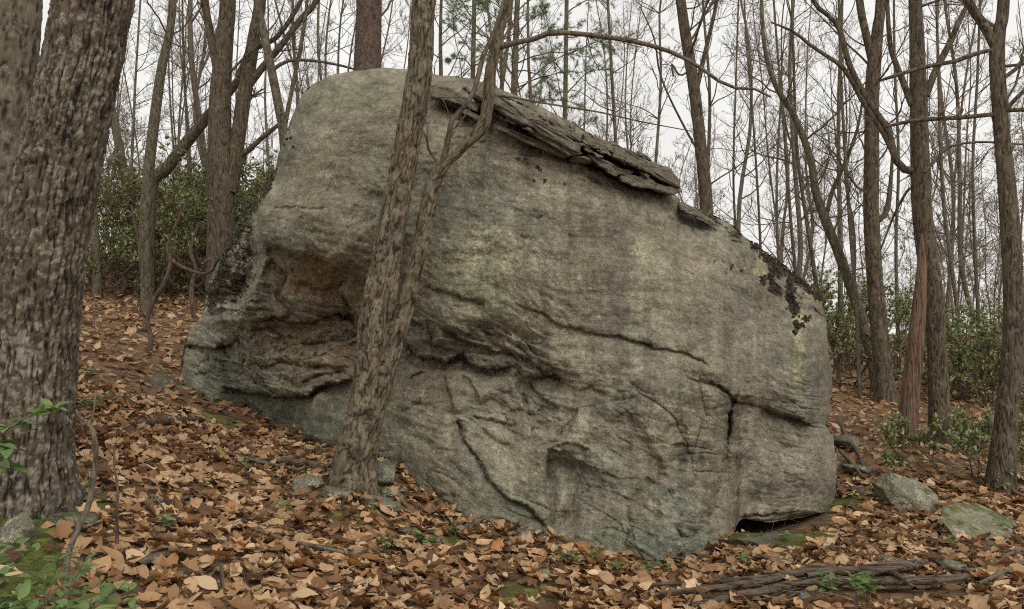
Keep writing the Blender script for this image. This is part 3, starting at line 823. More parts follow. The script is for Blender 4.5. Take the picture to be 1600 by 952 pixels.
# ------------------------------------------------------------------ trees
def bark_relief(th, sl, R, seed, kind):
    """height (m) and colour of the bark on an unrolled trunk"""
    p = np.stack([np.cos(th) * R, np.sin(th) * R, sl], -1) + seed
    if kind == 'furrowed':
        q = p * np.array([1, 1, 0.10]) * 34
        q = q + 0.42 * np.stack([perlin(p * 11), perlin(p * 11 + 9), perlin(p * 11 + 19)], -1) + 0.9 * np.stack([perlin(p * 3), perlin(p * 3 + 9), 0 * sl], -1)
        e = np.abs(perlin(q)) + 0.45 * np.abs(perlin(q * 2.1 + 5))
        hb = np.abs(perlin(p * np.array([9, 9, 16]) + 40))
        e = e * (0.55 + 0.45 * sstep(0.0, 0.10, hb))
        f1, f2, cid = worley(p * np.array([42, 42, 26]) + 0.5 * np.stack([perlin(p * 30), perlin(p * 30 + 9), perlin(p * 30 + 19)], -1))
        h = 0.012 * sstep(0.03, 0.11, e) + 0.008 * sstep(0.12, 0.34, e) + 0.005 * (RND[cid, 0] - .5) + 0.007 * fbm(p * 40, 3, 0.6) + 0.012 * perlin(p * 4)
        m = sstep(0.03, 0.15, e)[..., None]
        c0, c1 = np.array([0.020, 0.016, 0.011]), np.array([0.100, 0.078, 0.052])
        c = c0 * (1 - m) + c1 * m
        c = c * (0.65 + 0.7 * RND[cid, 1])[..., None]
        li = sstep(0.12, 0.24, fbm(p * 24 + 3, 4, 0.75) + 0.5 * perlin(p * 3)) * sstep(0.08, 0.25, e)
        c = c * (1 - 0.7 * li[..., None]) + 0.7 * li[..., None] * np.array([0.30, 0.28, 0.23])
    else:
        q = p * np.array([1, 1, 0.24]) * (25 if kind == 'flaky' else 17)
        q = q + 0.8 * np.stack([perlin(q * 0.6), perlin(q * 0.6 + 9), perlin(q * 0.6 + 19)], -1) + 0.22 * np.stack([perlin(p * 38), perlin(p * 38 + 9), perlin(p * 38 + 19)], -1)
        f1, f2, cid = worley(q)
        e = f2 - f1
        fr_ = np.abs(perlin(p * np.array([20, 20, 3.5]) + 3))
        h = 0.011 * sstep(0.0, 0.12, e) * (0.3 + RND[cid, 0]) + 0.006 * fbm(p * np.array([50, 50, 30]), 3, 0.6) + 0.010 * perlin(p * 6) + 0.008 * sstep(0, .12, fr_)
        m = (sstep(0.0, 0.13, e) * (.45 + .55 * sstep(0, .09, fr_)))[..., None]
        c = np.array([0.028, 0.021, 0.014]) * (1 - m) + (np.array([0.160, 0.127, 0.082]) if kind == 'flaky' else np.array([0.15, 0.128, 0.086])) * m
        c = c * (0.82 + 0.36 * RND[cid, 1])[..., None] * (1 + .35 * fbm(p * np.array([40, 40, 14]), 3, .6))[..., None]
        li = sstep(0.15, 0.35, fbm(p * 9 + 3, 4, 0.7))
        c = c * (1 - 0.45 * li[..., None]) + 0.45 * li[..., None] * np.array([0.30, 0.27, 0.19])
    return h, c

def trunk_arrays(path, n, sides, seed, kind=None, flare=0.0, lump=0.04):
    C = catmull(path, n); p = C[:, :3]; R = C[:, 3]
    sl = np.concatenate([[0], np.cumsum(np.linalg.norm(np.diff(p, axis=0), axis=1))])
    if flare:
        R = R * (1 + flare * np.exp(-sl / 0.22))
    Tn = np.gradient(p, axis=0); Tn /= np.linalg.norm(Tn, axis=1)[:, None]
    ref = np.array([0, 1.0, 0]) if abs(Tn.mean(0)[1]) < 0.8 else np.array([0, 0, 1.0])
    A = np.cross(Tn, ref); A /= np.linalg.norm(A, axis=1)[:, None]; B = np.cross(Tn, A)
    th = np.arange(sides) * 2 * math.pi / sides
    TH, SLg = np.meshgrid(th, sl); Rg = np.repeat(R[:, None], sides, 1)
    lob = 1 + lump * perlin(np.stack([np.cos(TH) * 1.5, np.sin(TH) * 1.5, SLg * 1.3 + seed], -1)) * 2
    if flare:
        lob += 0.22 * flare * np.exp(-SLg / 0.25) * np.cos(TH * 5 + seed)
    c = None; h = 0
    if kind: h, c = bark_relief(TH, SLg, Rg.mean(), seed * 3.1, kind)
    if kind:
        h = h * np.clip(Rg / 0.12, 0.35, 1)
    Rg = Rg * lob + (h - np.mean(h) * 1.1 if kind else 0)
    V = p[:, None] + Rg[..., None] * (np.cos(TH)[..., None] * A[:, None] + np.sin(TH)[..., None] * B[:, None])
    j = np.arange(sides); j2 = (j + 1) % sides; k = np.arange(n - 1)[:, None] * sides
    Q = np.stack([k + j, k + j2, k + j2 + sides, k + j + sides], -1).reshape(-1, 4)
    return V.reshape(-1, 3), Q, (None if c is None else c.reshape(-1, 3)), C

def grow(rng, P0, D0, L, R, n=6, wob=0.25, up=0.15):
    """branches: start points, directions, lengths, radii -> paths (N, n, 3), radii (N, n)"""
    Nn = len(P0); out = np.empty((Nn, n, 3)); out[:, 0] = P0; d = D0 / (np.linalg.norm(D0, axis=1)[:, None] + 1e-9)
    st = (L / (n - 1))[:, None]
    for i in range(1, n):
        d = d + rng.normal(size=(Nn, 3)) * wob + np.array([0, 0, up])
        d /= np.linalg.norm(d, axis=1)[:, None]
        out[:, i] = out[:, i - 1] + d * st
    rad = R[:, None] * np.linspace(1, 0.25, n)[None]
    return out, rad

def children(rng, paths, L, R, per, lf=0.5, rf=0.5, spread=0.9, lo=0.2, n=5, wob=0.25, up=0.12):
    Nn, m = paths.shape[:2]
    k = np.repeat(np.arange(Nn), per); t = rng.uniform(lo, 1, len(k)) * (m - 1.001)
    i = t.astype(int); f = (t - i)[:, None]
    p0 = paths[k, i] * (1 - f) + paths[k, i + 1] * f
    d = paths[k, i + 1] - paths[k, i]; d /= np.linalg.norm(d, axis=1)[:, None] + 1e-9
    r = rng.normal(size=d.shape); r -= (r * d).sum(1)[:, None] * d; r /= np.linalg.norm(r, axis=1)[:, None] + 1e-9
    d = d + r * rng.uniform(0.5, 1.3, (len(k), 1)) * spread
    tt = t / (m - 1)
    Lc = L[k] * lf * (1 - 0.45 * tt) * rng.uniform(0.5, 1.25, len(k)); Rc = R[k] * rf * (1 - 0.5 * tt)
    pa, ra = grow(rng, p0, d, Lc, Rc, n, wob, up)
    return pa, ra, Lc, Rc

def twig_batch(rng, paths, L, R, levels, min_r=0.0016, **kw):
    """all finer orders of branches on the given paths, in one batch"""
    b = Batch()
    for lv, (per, lf, n) in enumerate(levels):
        pa, ra, L, R = children(rng, paths, L, R, per, lf=lf, n=n, **kw)
        ra = np.maximum(ra, min_r)
        b.add(*tubes(pa, ra, 3)); paths = pa
    return b

def pth(rows, d=None, wk=1.0):
    """rows (u, v, width px[, distance]) -> path with radius"""
    out = []
    for r in rows:
        dd_ = r[3] if len(r) > 3 else d
        out.append([*P(r[0], r[1], dd_), r[2] * wk * dd_ / F / 2])
    return np.array(out)

def tree(name, label, cat, rows, d, mat, sides=20, n=60, kind=None, wk=1.0, limbs=(), limb_mat=None, seed=1, flare=0.35, sink=0.12,
         top=(0, 0), group=None, auto=0, auto_r=(0.25, 0.95), auto_len=2.2, levels=((6, .5, 5), (4, .5, 4)), twig_mat=None, up=0.12, dense_rows=None, tip_r=None, twigs=True):
    """a tree built where it stands: rows describe the trunk bottom -> top, limbs = ((name, rows, d), ...)"""
    rng = np.random.RandomState(seed)
    path = pth(rows, d, wk)
    base = path[0, :3].copy()
    base[2] = float(H(base[0], base[1])) if d < 60 else base[2]
    if abs(base[2] - path[0, 2]) > 0.02:      # stand it on the ground
        path = np.vstack([[base[0], base[1], base[2] - sink, path[0, 3]], path]) if path[0, 2] > base[2] + 0.05 else path
        if path[0, 2] <= base[2]: path[0, 2] = base[2] - sink
    path[0, 2] -= sink
    root_ = root(name, base, label, cat, group)
    V, Q, c, C = trunk_arrays(path, n, sides, seed, kind, flare)
    m = mesh("trunk", V - base, Q, None, [mat], True, c)
    link("trunk", m, root_)
    paths, Ls, Rs = [], [], []
    for (ln, lrows, ld) in limbs:
        lp = pth(lrows, ld, wk)
        k = max(10, int(np.linalg.norm(np.diff(lp[:, :3], axis=0), axis=1).sum() / 0.12))
        lk = kind if kind and lp[0, 3] > 0.03 else None
        if lk: k *= 8
        V, Q, c, C2 = trunk_arrays(lp, k, 9 if not lk else 60, seed + 5, lk, 0, 0.08)
        if c is None and kind: mm_ = M_TWIG
        else: mm_ = limb_mat or mat
        link(ln, mesh(ln, V - base, Q, None, [mm_], True, c), root_)
        q = catmull(lp, 14)
        # give long limbs twigs of their own
        paths.append(q[:, :3]); Ls.append(max(0.5, 0.45 * np.linalg.norm(q[-1, :3] - q[0, :3]))); Rs.append(q[:, 3].mean() * 0.8)
    if auto:
        k = rng.uniform(auto_r[0], auto_r[1], auto) * (len(C) - 2); i = k.astype(int)
        az = rng.uniform(0, 2 * math.pi, auto)
        D0 = np.stack([np.cos(az), np.sin(az), rng.uniform(0.2, 1.1, auto)], 1)
        Lr = auto_len * rng.uniform(0.45, 1.1, auto); Rr = np.minimum(C[i, 3] * 0.4, 0.006 + Lr * 0.007)
        pa, ra = grow(rng, C[i, :3], D0, Lr, Rr, 14, 0.16, 0.07)
        for q_ in range(auto):
            Vb, Qb = tubes(pa[q_:q_ + 1], ra[q_:q_ + 1], 5)
            link("branch", mesh("branch", Vb - base, Qb, None, [twig_mat or M_TWIG]), root_)
        paths += list(pa); Ls += list(Lr); Rs += list(Rr)
    if paths and twigs:
        b = twig_batch(rng, np.array(paths), np.array(Ls), np.array(Rs), levels, up=up)
        link("crown", b.mesh("crown", [twig_mat or M_TWIG], base), root_)
    return root_

# left edge: two big trunks
tree("tree", "thick straight trunk cut by the photo's left edge, behind the leaning furrowed trunk", "tree",
     [(0,760,95),(3,600,92),(10,300,92),(12,100,90),(16,-150,86),(18,-900,60)], 5.6, M_BARK_OAK, 72, 230, 'plates', seed=11, flare=.2, auto=8, auto_r=(.75,.95))
tree("tree", "big furrowed lichen-spotted trunk leaning right in the left foreground", "tree",
     [(50,792,126),(48,700,122),(50,600,122),(58,450,126),(78,330,118),(108,200,112),(128,100,110),(148,0,110),(185,-200,104),(330,-1000,70)], 4.3, M_BARK_OAK, 230, 580, 'furrowed', seed=2, flare=.14, auto=6, auto_r=(.8,.95))
# the two-stemmed tree against the boulder
tree("tree", "two-stemmed flaky-barked tree growing right against the boulder's face", "tree",
     [(550,762,68),(553,735,62),(560,695,58),(580,600,56),(588,500,52),(605,400,44),(622,300,42),(641,200,40),(657,100,38),(663,0,37),(690,-200,32),(740,-700,20)],
     6.0, M_BARK_FLAKY, 116, 600, 'flaky', seed=5, flare=.5,
     limbs=[("stem", [(592,620,30,6.04),(612,550,28,6.06),(634,475,27,6.08),(652,400,26,6.1),(665,345,25,6.08),(676,290,23,6.05),(694,254,23,6.02),(722,228,21,6.0),(752,200,20,5.98),(763,160,19,5.97),(767,110,18,5.97),(778,55,18,5.97),(793,5,17,5.97),(810,-60,15,5.97),(850,-300,10,5.97)], 6),
            ("stem", [(686,272,10,6.03),(697,235,9,5.95),(704,195,9,5.9),(712,178,8,5.88),(732,160,8,5.86),(745,130,8,5.86),(752,95,8,5.86),(764,68,7,5.86),(776,40,6,5.86),(792,-20,5,5.86)], 6),
            ("limb", [(776,74,12,5.97),(800,68,9,5.96),(825,64,8,5.95),(850,54,8.5,5.9),(880,51,8,5.85),(940,57,7.5,5.8),(1000,67,7,5.75),(1050,82,6.5,5.7),(1090,103,6,5.65),(1125,128,5.5,5.6),(1150,138,5,5.6),(1185,140,4,5.6),(1205,152,3,5.6)], 6),
            ("branch", [(770,148,5,5.97),(800,152,3.5,6.0),(860,163,3,6.1),(940,176,2.6,6.2),(1000,190,2.2,6.3),(1080,205,1.5,6.4)], 6)],
     levels=((6, .5, 6), (2, .5, 4)))
# behind the boulder
tree("pine_tree", "dark straight reddish trunk rising behind the boulder's rounded top", "tree",
     [(573,420,48),(573,200,46),(574,110,44),(577,0,40),(580,-300,34),(585,-900,18)], 10.5, M_BARK_PINE, 24, 60, seed=21, auto=10, auto_r=(.35,.95), auto_len=2.6, up=0.0)
tree("tree", "grey-brown forked trunk standing behind the lower end of the slab ledge", "tree",
     [(1112,520,32),(1104,330,31),(1096,240,29),(1086,150,29),(1077,90,28),(1066,20,25),(1055,-80,22),(1030,-400,14)], 11, M_BARK, 20, 60, seed=22, wk=.64,
     limbs=[("limb", [(1088,140,14),(1100,90,12),(1112,40,10),(1120,0,9),(1135,-120,7)], 11),
            ("branch", [(1088,232,6),(1070,200,6),(1045,150,5),(1030,110,5),(1022,60,4),(1000,10,3)], 11),
            ("branch", [(1078,110,5),(1062,118,5),(1050,100,6),(1052,120,4)], 11)], auto=9, auto_r=(.45,.95))
tree("tree", "big multi-stemmed trunk rising from the laurel thicket left of the boulder", "tree",
     [(345,470,56),(345,300,54),(344,230,50),(344,160,44),(348,100,38),(352,50,34),(356,0,32),(362,-200,24),(370,-600,12)], 13, M_BARK, 22, 60, seed=23, wk=.76,
     limbs=[("stem", [(358,300,34),(368,240,30),(378,170,30),(388,110,28),(398,50,26),(406,0,24),(420,-200,18)], 13),
            ("limb", [(340,110,20),(333,75,18),(326,40,17),(320,0,16),(310,-150,12)], 13),
            ("limb", [(378,150,16),(405,112,15),(440,70,13),(470,30,12),(495,0,11),(540,-100,8)], 13),
            ("limb", [(372,120,14),(392,80,12),(430,60,10),(460,20,9),(480,-20,8)], 13),
            ("limb", [(350,250,14),(380,240,12),(410,215,10),(435,195,8)], 13)], auto=14, auto_r=(.35,.95), levels=((9, .5, 5), (4, .5, 4)))
tree("tree", "dead trunk leaning to the right behind the laurel thicket", "tree",
     [(235,300,24),(262,262,24),(292,222,22),(325,182,20),(352,150,18),(385,112,14)], 13.6, M_BARK, 16, 40, seed=24, wk=.8, flare=0, sink=0, auto=5, auto_r=(.1,.9), auto_len=1.5)
tree("tree", "slender pale trunk standing in front of the laurel thicket", "tree",
     [(229,497,18),(228,440,16),(226,350,16),(232,270,16),(241,190,16),(252,110,14),(265,50,12),(270,0,12),(285,-200,9),(300,-500,5)], 12, M_BARK_G, 16, 60, seed=25, auto=12, auto_r=(.4,.95), auto_len=1.6)
tree("tree", "short stout leafy-based stem at the left end of the laurel thicket", "tree",
     [(151,468,15),(152,430,14),(150,380,11),(146,300,9),(150,150,7),(156,0,5)], 14.2, M_BARK_G, 12, 40, seed=26, auto=10, auto_len=1.4)
tree("tree", "greenish thin trunk close behind the boulder's left shoulder", "tree",
     [(452,420,22),(445,230,20),(434,160,18),(422,100,17),(410,40,16),(402,0,15),(395,-200,12),(380,-500,6)], 10.2, M_BARK_G, 14, 50, seed=27, wk=.8, auto=12, auto_r=(.35,.95), auto_len=1.8,
     limbs=[("stem", [(440,220,10),(450,170,9),(462,110,8),(478,20,7),(485,-100,5)], 10.2),
            ("branch", [(425,110,8),(450,95,7),(490,95,6),(530,102,5),(552,108,4)], 10.2)])
# right-hand group
tree("dead_tree", "barkless reddish dead snag leaning beside the straight oak trunk", "tree",
     [(1416,698,42),(1420,640,38),(1428,560,34),(1436,480,28),(1440,420,20),(1440,385,12),(1441,365,3)], 9.0, M_SNAG, 30, 70, seed=31, wk=.74, flare=.2)
tree("tree", "straight mid-sized oak trunk with ascending limbs, right of the dead snag", "tree",
     [(1469,692,36),(1466,600,33),(1462,520,33),(1456,450,34),(1446,380,34),(1440,320,32),(1437,250,30),(1435,150,28),(1432,50,24),(1430,0,22),(1425,-300,16),(1420,-700,8)], 9.3, M_BARK, 26, 90, seed=32, wk=.88,
     limbs=[("limb", [(1430,268,15),(1408,262,13),(1395,235,12),(1388,205,12),(1368,175,11),(1345,140,11),(1325,95,10),(1312,45,9),(1295,25,8),(1270,0,8),(1240,-80,6)], 9.3),
            ("limb", [(1395,240,8),(1378,205,8),(1352,165,9),(1320,110,8),(1295,90,7),(1268,72,6),(1240,50,5),(1205,35,3)], 9.3),
            ("limb", [(1447,150,12),(1462,110,12),(1480,75,11),(1500,30,9),(1512,0,8),(1530,-120,6)], 9.3),
            ("limb", [(1425,165,12),(1408,120,10),(1393,80,9),(1388,40,8),(1386,0,7),(1380,-120,5)], 9.3),
            ("branch", [(1445,270,6),(1470,240,5),(1490,228,4),(1530,222,4),(1600,226,3)], 9.0),
            ("branch", [(1440,300,5),(1425,290,5),(1400,330,4),(1372,400,3)], 9.6)],
     auto=12, auto_r=(.45,.95), levels=((9, .45, 6), (4, .5, 4)))
tree("tree", "flare-based grey trunk behind the snag, forking high up", "tree",
     [(1387,625,44),(1380,580,36),(1372,500,33),(1366,420,31),(1361,330,30),(1362,250,29),(1362,160,28),(1366,100,28),(1372,40,22),(1376,0,20),(1390,-300,12)], 12, M_BARK, 24, 80, seed=33, wk=.76,
     limbs=[("limb", [(1362,90,18),(1352,50,16),(1343,0,15),(1330,-150,10)], 12),
            ("limb", [(1372,345,12),(1385,330,12),(1392,280,8),(1395,230,5)], 12)], auto=16, auto_r=(.3,.95), levels=((8, .5, 5), (4, .5, 4)))
tree("tree", "rough lichen-patched trunk nearest the photo's right edge, forking at the top", "tree",
     [(1560,775,54),(1566,720,44),(1574,640,38),(1582,560,36),(1584,480,34),(1580,380,33),(1574,300,30),(1566,220,27),(1561,150,26),(1558,90,26),(1562,40,22),(1568,0,20),(1580,-300,14),(1590,-700,8)], 7.6, M_BARK, 30, 110, seed=34, wk=.85,
     limbs=[("limb", [(1556,75,18),(1544,50,17),(1528,25,16),(1512,0,15),(1480,-100,11)], 7.6),
            ("limb", [(1562,172,9),(1585,172,8),(1620,170,7)], 7.6),
            ("limb", [(1552,78,7),(1520,85,8),(1500,94,8),(1470,100,8),(1440,106,8),(1400,118,7),(1375,126,5)], 7.6),
            ("limb", [(1560,178,8),(1530,181,8),(1500,184,8),(1460,186,8),(1420,190,7),(1385,198,5)], 7.6),
            ("branch", [(1560,105,6),(1600,100,5),(1640,92,4)], 7.6)], auto=10, auto_r=(.4,.95), levels=((8, .45, 5), (4, .5, 4)))
tree("tree", "long curved trunk leaning left over the boulder's right shoulder", "tree",
     [(1368,590,22),(1352,520,22),(1330,450,21),(1310,395,20),(1292,350,20),(1275,300,17),(1268,255,15),(1255,215,14),(1235,170,13),(1215,140,11),(1200,100,9),(1192,50,8),(1190,0,7)], 12.6, M_BARK_G, 18, 80, seed=35, wk=.74,
     limbs=[("limb", [(1290,345,10),(1300,300,9),(1318,260,8),(1340,200,6),(1350,140,4)], 12.6)], auto=12, auto_r=(.4,.98), auto_len=1.8)
MID = [ # u base, v base, [(u, v)...], width, distance, label
 ([(1345,640),(1341,560),(1338,480),(1328,350),(1318,200),(1312,60),(1308,-150)], 9, 12.2, "thin straight pole-like trunk just left of the flare-based grey trunk"),
 ([(1290,560),(1272,420),(1258,330),(1246,240),(1240,100),(1236,-100)], 9, 14.5, "thin pale trunk over the boulder's dark-crusted shoulder"),
 ([(1246,520),(1243,430),(1236,350),(1228,240),(1218,120),(1205,-50)], 8, 15.0, "pale slim trunk, first of two close together above the shoulder"),
 ([(1312,560),(1313,470),(1312,330),(1310,200),(1314,60),(1318,-80)], 11, 15.2, "greenish upright trunk between the curved and the straight trunks"),
 ([(965,330),(962,220),(956,120),(952,40),(946,-60),(940,-200)], 8, 14, "thin dark sapling trunk above the middle of the slab ledge"),
 ([(786,330),(785,160),(783,100),(786,20),(790,-120)], 9, 13, "mossy green thin trunk rising right behind the two-stemmed tree"),
 ([(830,330),(829,160),(826,100),(825,40),(824,-120)], 8, 13.4, "mossy thin trunk a little right of the two-stemmed tree"),
 ([(690,330),(689,120),(688,60),(690,-20),(694,-200)], 9, 13.8, "greenish trunk seen between the two stems at the top"),
 ([(1500,640),(1497,500),(1478,350),(1470,240),(1466,100),(1460,-100)], 9, 14.5, "slim leaning trunk in the gap right of the straight oak"),
 ([(1532,640),(1530,520),(1524,400),(1520,260),(1528,100),(1534,-100)], 8, 17, "slim trunk left of the lichen-patched edge trunk"),
 ([(1196,520),(1190,420),(1184,300),(1176,180),(1166,60),(1160,-80)], 6, 16, "spindly trunk right of the forked trunk behind the ledge"),
 ([(1157,500),(1152,400),(1146,280),(1150,120),(1156,-60)], 6, 17, "spindly upright trunk close right of the forked trunk"),
 ([(196,470),(200,350),(206,250),(212,120),(222,-40)], 7, 16, "thin trunk just right of the leaning furrowed trunk"),
 ([(300,430),(296,300),(291,180),(286,60),(284,-100)], 7, 17, "thin trunk between slender pale trunk and multi-stemmed trunk"),
 ([(1405,600),(1402,480),(1400,380),(1404,250),(1398,100),(1396,-80)], 8, 16, "thin trunk framed between flare-based trunk and oak"),
]
for i, (uv, w, d, lb) in enumerate(MID):
    k = len(uv)
    tree("young_tree", lb, "tree", [(a, b, w * (1 - 0.5 * j / (k - 1))) for j, (a, b) in enumerate(uv)], d, M_BARK_G if i % 2 else M_FAR, 10, 40, seed=50 + i, wk=.8,
         auto=16, auto_r=(.25, .98), auto_len=1.5, levels=((6, .5, 5), (4, .5, 4)), flare=.2)

# leafless wood behind: a few built trees, copied
def far_tree(seed, H0, r0, lean, nb, blen, lo, forked=False, lv=((6, .55, 5), (5, .55, 4))):
    rng = np.random.RandomState(seed)
    k = 7; z = np.linspace(0, 1, k)
    pth_ = np.stack([lean * z ** 1.5 * H0 * 0.12 + np.cumsum(rng.normal(0, .2, k)) * H0 / 14, np.cumsum(rng.normal(0, .2, k)) * H0 / 14, z * H0 - 0.15, r0 * .62 * (1 - 0.8 * z)], 1)
    pth_[0, :2] = 0
    b = Batch()
    V, Q, c, C = trunk_arrays(pth_, 22, 7, seed, None, .3, .05); b.add(V, Q)
    stems = [C]
    if forked:
        i = rng.randint(5, 10); s2 = C[i:].copy(); m = len(s2)
        off = np.linspace(0, 1, m)[:, None] * np.array([[math.cos(seed), math.sin(seed)]]) * H0 * 0.14
        s2[:, :2] += off; s2[:, 3] *= 0.75
        V, Q, c, C3 = trunk_arrays(s2, 16, 6, seed + 2, None, 0, .05); b.add(V, Q); stems.append(C3)
    paths = []; 
    for C in stems:
        m = len(C); t = rng.uniform(lo, .98, nb) * (m - 2); i = t.astype(int)
        az = rng.uniform(0, 6.28, nb); D0 = np.stack([np.cos(az), np.sin(az), rng.uniform(.3, 1.5, nb)], 1)
        L = blen * rng.uniform(.4, 1.1, nb) * (1.15 - .7 * t / m); R = np.minimum(C[i, 3] * .45, 0.005 + L * .008)
        pa, ra = grow(rng, C[i, :3], D0, L, R, 7, .16, .08)
        b.add(*tubes(pa, ra, 4)); paths.append((pa, L, R))
    tw = Batch()
    for pa, L, R in paths:
        t2 = twig_batch(rng, pa, L, R, lv, min_r=0.0048, up=.1)
        tw.add(np.vstack(t2.V), np.vstack(t2.Q))
    return b.mesh("trunk", [M_FAR]), tw.mesh("crown", [M_HAZED_TWIG])
PROT = [far_tree(101, 13, .10, .4, 20, 2.6, .25), far_tree(102, 15, .13, -.5, 22, 3.0, .3, True), far_tree(103, 11, .07, .8, 18, 2.0, .2),
        far_tree(104, 14, .11, 0, 22, 2.6, .2, True), far_tree(105, 9, .05, -1.0, 20, 1.6, .12), far_tree(106, 16, .16, .3, 22, 3.4, .3),
        far_tree(107, 6, .03, .5, 22, 1.3, .08, True), far_tree(108, 5, .024, -.6, 24, 1.2, .05, True), far_tree(109, 12, .06, 1.2, 18, 1.8, .2)]
rng = np.random.RandomState(12)
LAND = [(150, "the big leaning trunk"), (205, "the thin left trunk"), (250, "the slender pale trunk"), (296, "the dead leaning trunk"), (345, "the multi-stemmed trunk"), (420, "the greenish trunk"),
        (490, "the boulder's left shoulder"), (573, "the dark reddish trunk"), (625, "the two-stemmed tree"), (690, "the gap between the two stems"), (760, "the crest's highest slab"), (830, "the mossy thin trunk"),
        (900, "the wedged brown stone"), (962, "the dark sapling trunk"), (1030, "the ledge's lower end"), (1098, "the forked trunk"), (1160, "the spindly trunks"), (1222, "the dark lichen patch"), (1285, "the long curved trunk"),
        (1362, "the flare-based trunk"), (1440, "the straight oak"), (1500, "the slim leaning trunk"), (1570, "the right-edge trunk"), (1640, "the photo's right border")]
def region(u, d):
    far = "far off" if d > 34 else "in the middle distance"
    if u < 440: w = "left of the boulder, above the laurel thicket"
    elif u < 700: w = "behind the boulder's rounded top"
    elif u < 1080: w = "above the slab ledge along the boulder's crest"
    elif u < 1290: w = "above the boulder's sloping right shoulder"
    elif u < 1450: w = "in the gap between shoulder and straight oak"
    else: w = "between the straight oak and the photo's right edge"
    return far, w
cnt = 0; tries = 0; placed = []; used = set()
while cnt < 150 and tries < 4000:
    tries += 1
    u = rng.uniform(110, 1640); d = 17 + 43 * rng.rand() ** 0.9
    x, y, _ = P(u, 500, d)
    if any((x - a) ** 2 + (y - b) ** 2 < 0.7 for a, b in placed): continue
    if u < 440 and rng.rand() < .15: continue
    if 1290 > u > 440 and rng.rand() < .30: continue
    k = rng.choice(9, p=[.09, .11, .11, .12, .10, .06, .16, .15, .10])
    far, w = region(u, d)
    kind_ = {0: "tall", 1: "tall forked", 2: "slender", 3: "forked", 4: "small", 5: "stout", 6: "bushy low", 7: "twiggy low", 8: "thin"}[int(k)]
    du = [(abs(u - a), u - a, b) for a, b in LAND]; _, sg, lm = min(du)
    dz_ = "just behind the shrubs" if d < 27 else "in the middle distance" if d < 42 else "far off"
    lb = f"{kind_} bare tree {dz_}, {'just ' if abs(sg) < 14 and len(lm.split()) < 5 else ''}{'right' if sg > 0 else 'left'} of {lm}"
    if lb in used: continue
    used.add(lb); placed.append((x, y))
    r_ = root("bare_tree", (x, y, float(H(x, y))), lb, "tree", f"bare trees {far} {w}")
    r_.rotation_euler = (0, 0, rng.uniform(0, 6.28)); s_ = rng.uniform(.8, 1.25); r_.scale = (s_, s_, s_)
    link("trunk", PROT[k][0], r_); link("crown", PROT[k][1], r_)
    cnt += 1
# the distant wood reads as one mass of twigs
wb = Batch(); rng = np.random.RandomState(77)
for i in range(6):
    src = PROT[[4, 6, 7, 2, 8, 0][i]]
    for part in src:
        co = np.empty(len(part.vertices) * 3, np.float32); part.vertices.foreach_get("co", co); co = co.reshape(-1, 3)
        lp = np.empty(len(part.loops), np.int32); part.loops.foreach_get("vertex_index", lp); lp = lp.reshape(-1, 4)
        if part is src[1]:
            keep = rng.rand(len(lp) // 9 + 1) < .5; lp = lp[np.repeat(keep, 9)[:len(lp)]]
        rr = np.random.RandomState(i)
        for j in range(3):
            a = rr.uniform(0, 6.28); R2 = np.array([[math.cos(a), -math.sin(a), 0], [math.sin(a), math.cos(a), 0], [0, 0, 1]])
            u = rr.uniform(60, 1700); d = rr.uniform(58, 95); q = P(u, 500, d); s_ = rr.uniform(1.0, 1.5)
            wb.add(co @ R2.T * s_ + np.array([q[0], q[1], float(H(q[0], q[1]))]), lp)
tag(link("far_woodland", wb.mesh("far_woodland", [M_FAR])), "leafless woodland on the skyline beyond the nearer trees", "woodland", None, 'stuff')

# ------------------------------------------------------------------ pines: needle sprays above the ledge
def pine(rows, d, label, seed, specs):
    rng = np.random.RandomState(seed)
    r_ = tree("pine_tree", label, "tree", rows, d, M_BARK_G, 12, 40, seed=seed, flare=.2)
    base = np.array(r_.location)
    bb = Batch(); nbt = Batch()
    for (u0, v0, u1, v1, dd1) in specs:
        a = P(u0, v0, d); b = P(u1, v1, dd1)
        n = 9; t = np.linspace(0, 1, n)[:, None]
        pa = a + (b - a) * t + np.array([0, 0, 1]) * np.sin(t * math.pi) * 0.12 + np.cumsum(rng.normal(0, .012, (n, 3)), 0)
        pa = pa[None]; L = np.array([np.linalg.norm(b - a)]); R = np.array([0.012])
        bb.add(*tubes(pa, np.linspace(.013, .004, n)[None], 4))
        p1, r1, L1, R1 = children(rng, pa, L, R, 12, lf=.35, lo=.25, n=5, up=.02)
        bb.add(*tubes(p1, np.maximum(r1, .0022), 3))
        # tufts of needles at the ends
        tips = np.concatenate([p1[:, -1], p1[:, -2], p1[:, 2], pa[0, -3:]])
        dirs = np.concatenate([p1[:, -1] - p1[:, -2]] * 3 + [pa[0, -3:] - pa[0, -4:-1]])
        dirs /= np.linalg.norm(dirs, axis=1)[:, None] + 1e-9
        K = 34
        c = np.repeat(tips, K, 0); dn = np.repeat(dirs, K, 0) + rng.normal(0, .8, (len(c), 3)); dn /= np.linalg.norm(dn, axis=1)[:, None]
        sd = np.cross(dn, rng.normal(size=dn.shape)); sd /= np.linalg.norm(sd, axis=1)[:, None]
        ln = rng.uniform(.06, .10, (len(c), 1)); w = .0024
        Vn = np.stack([c - sd * w, c + sd * w, c + dn * ln], 1).reshape(-1, 3)
        col_ = np.repeat(np.array([[.26, .34, .19]]) * rng.uniform(.6, 1.3, (len(c), 1)), 3, 0)
        nbt.add(Vn, None, np.arange(len(Vn)).reshape(-1, 3), col_)
    link("branch", bb.mesh("branch", [M_TWIG], base), r_)
    link("needles", nbt.mesh("needles", [M_NEEDLE], base), r_)
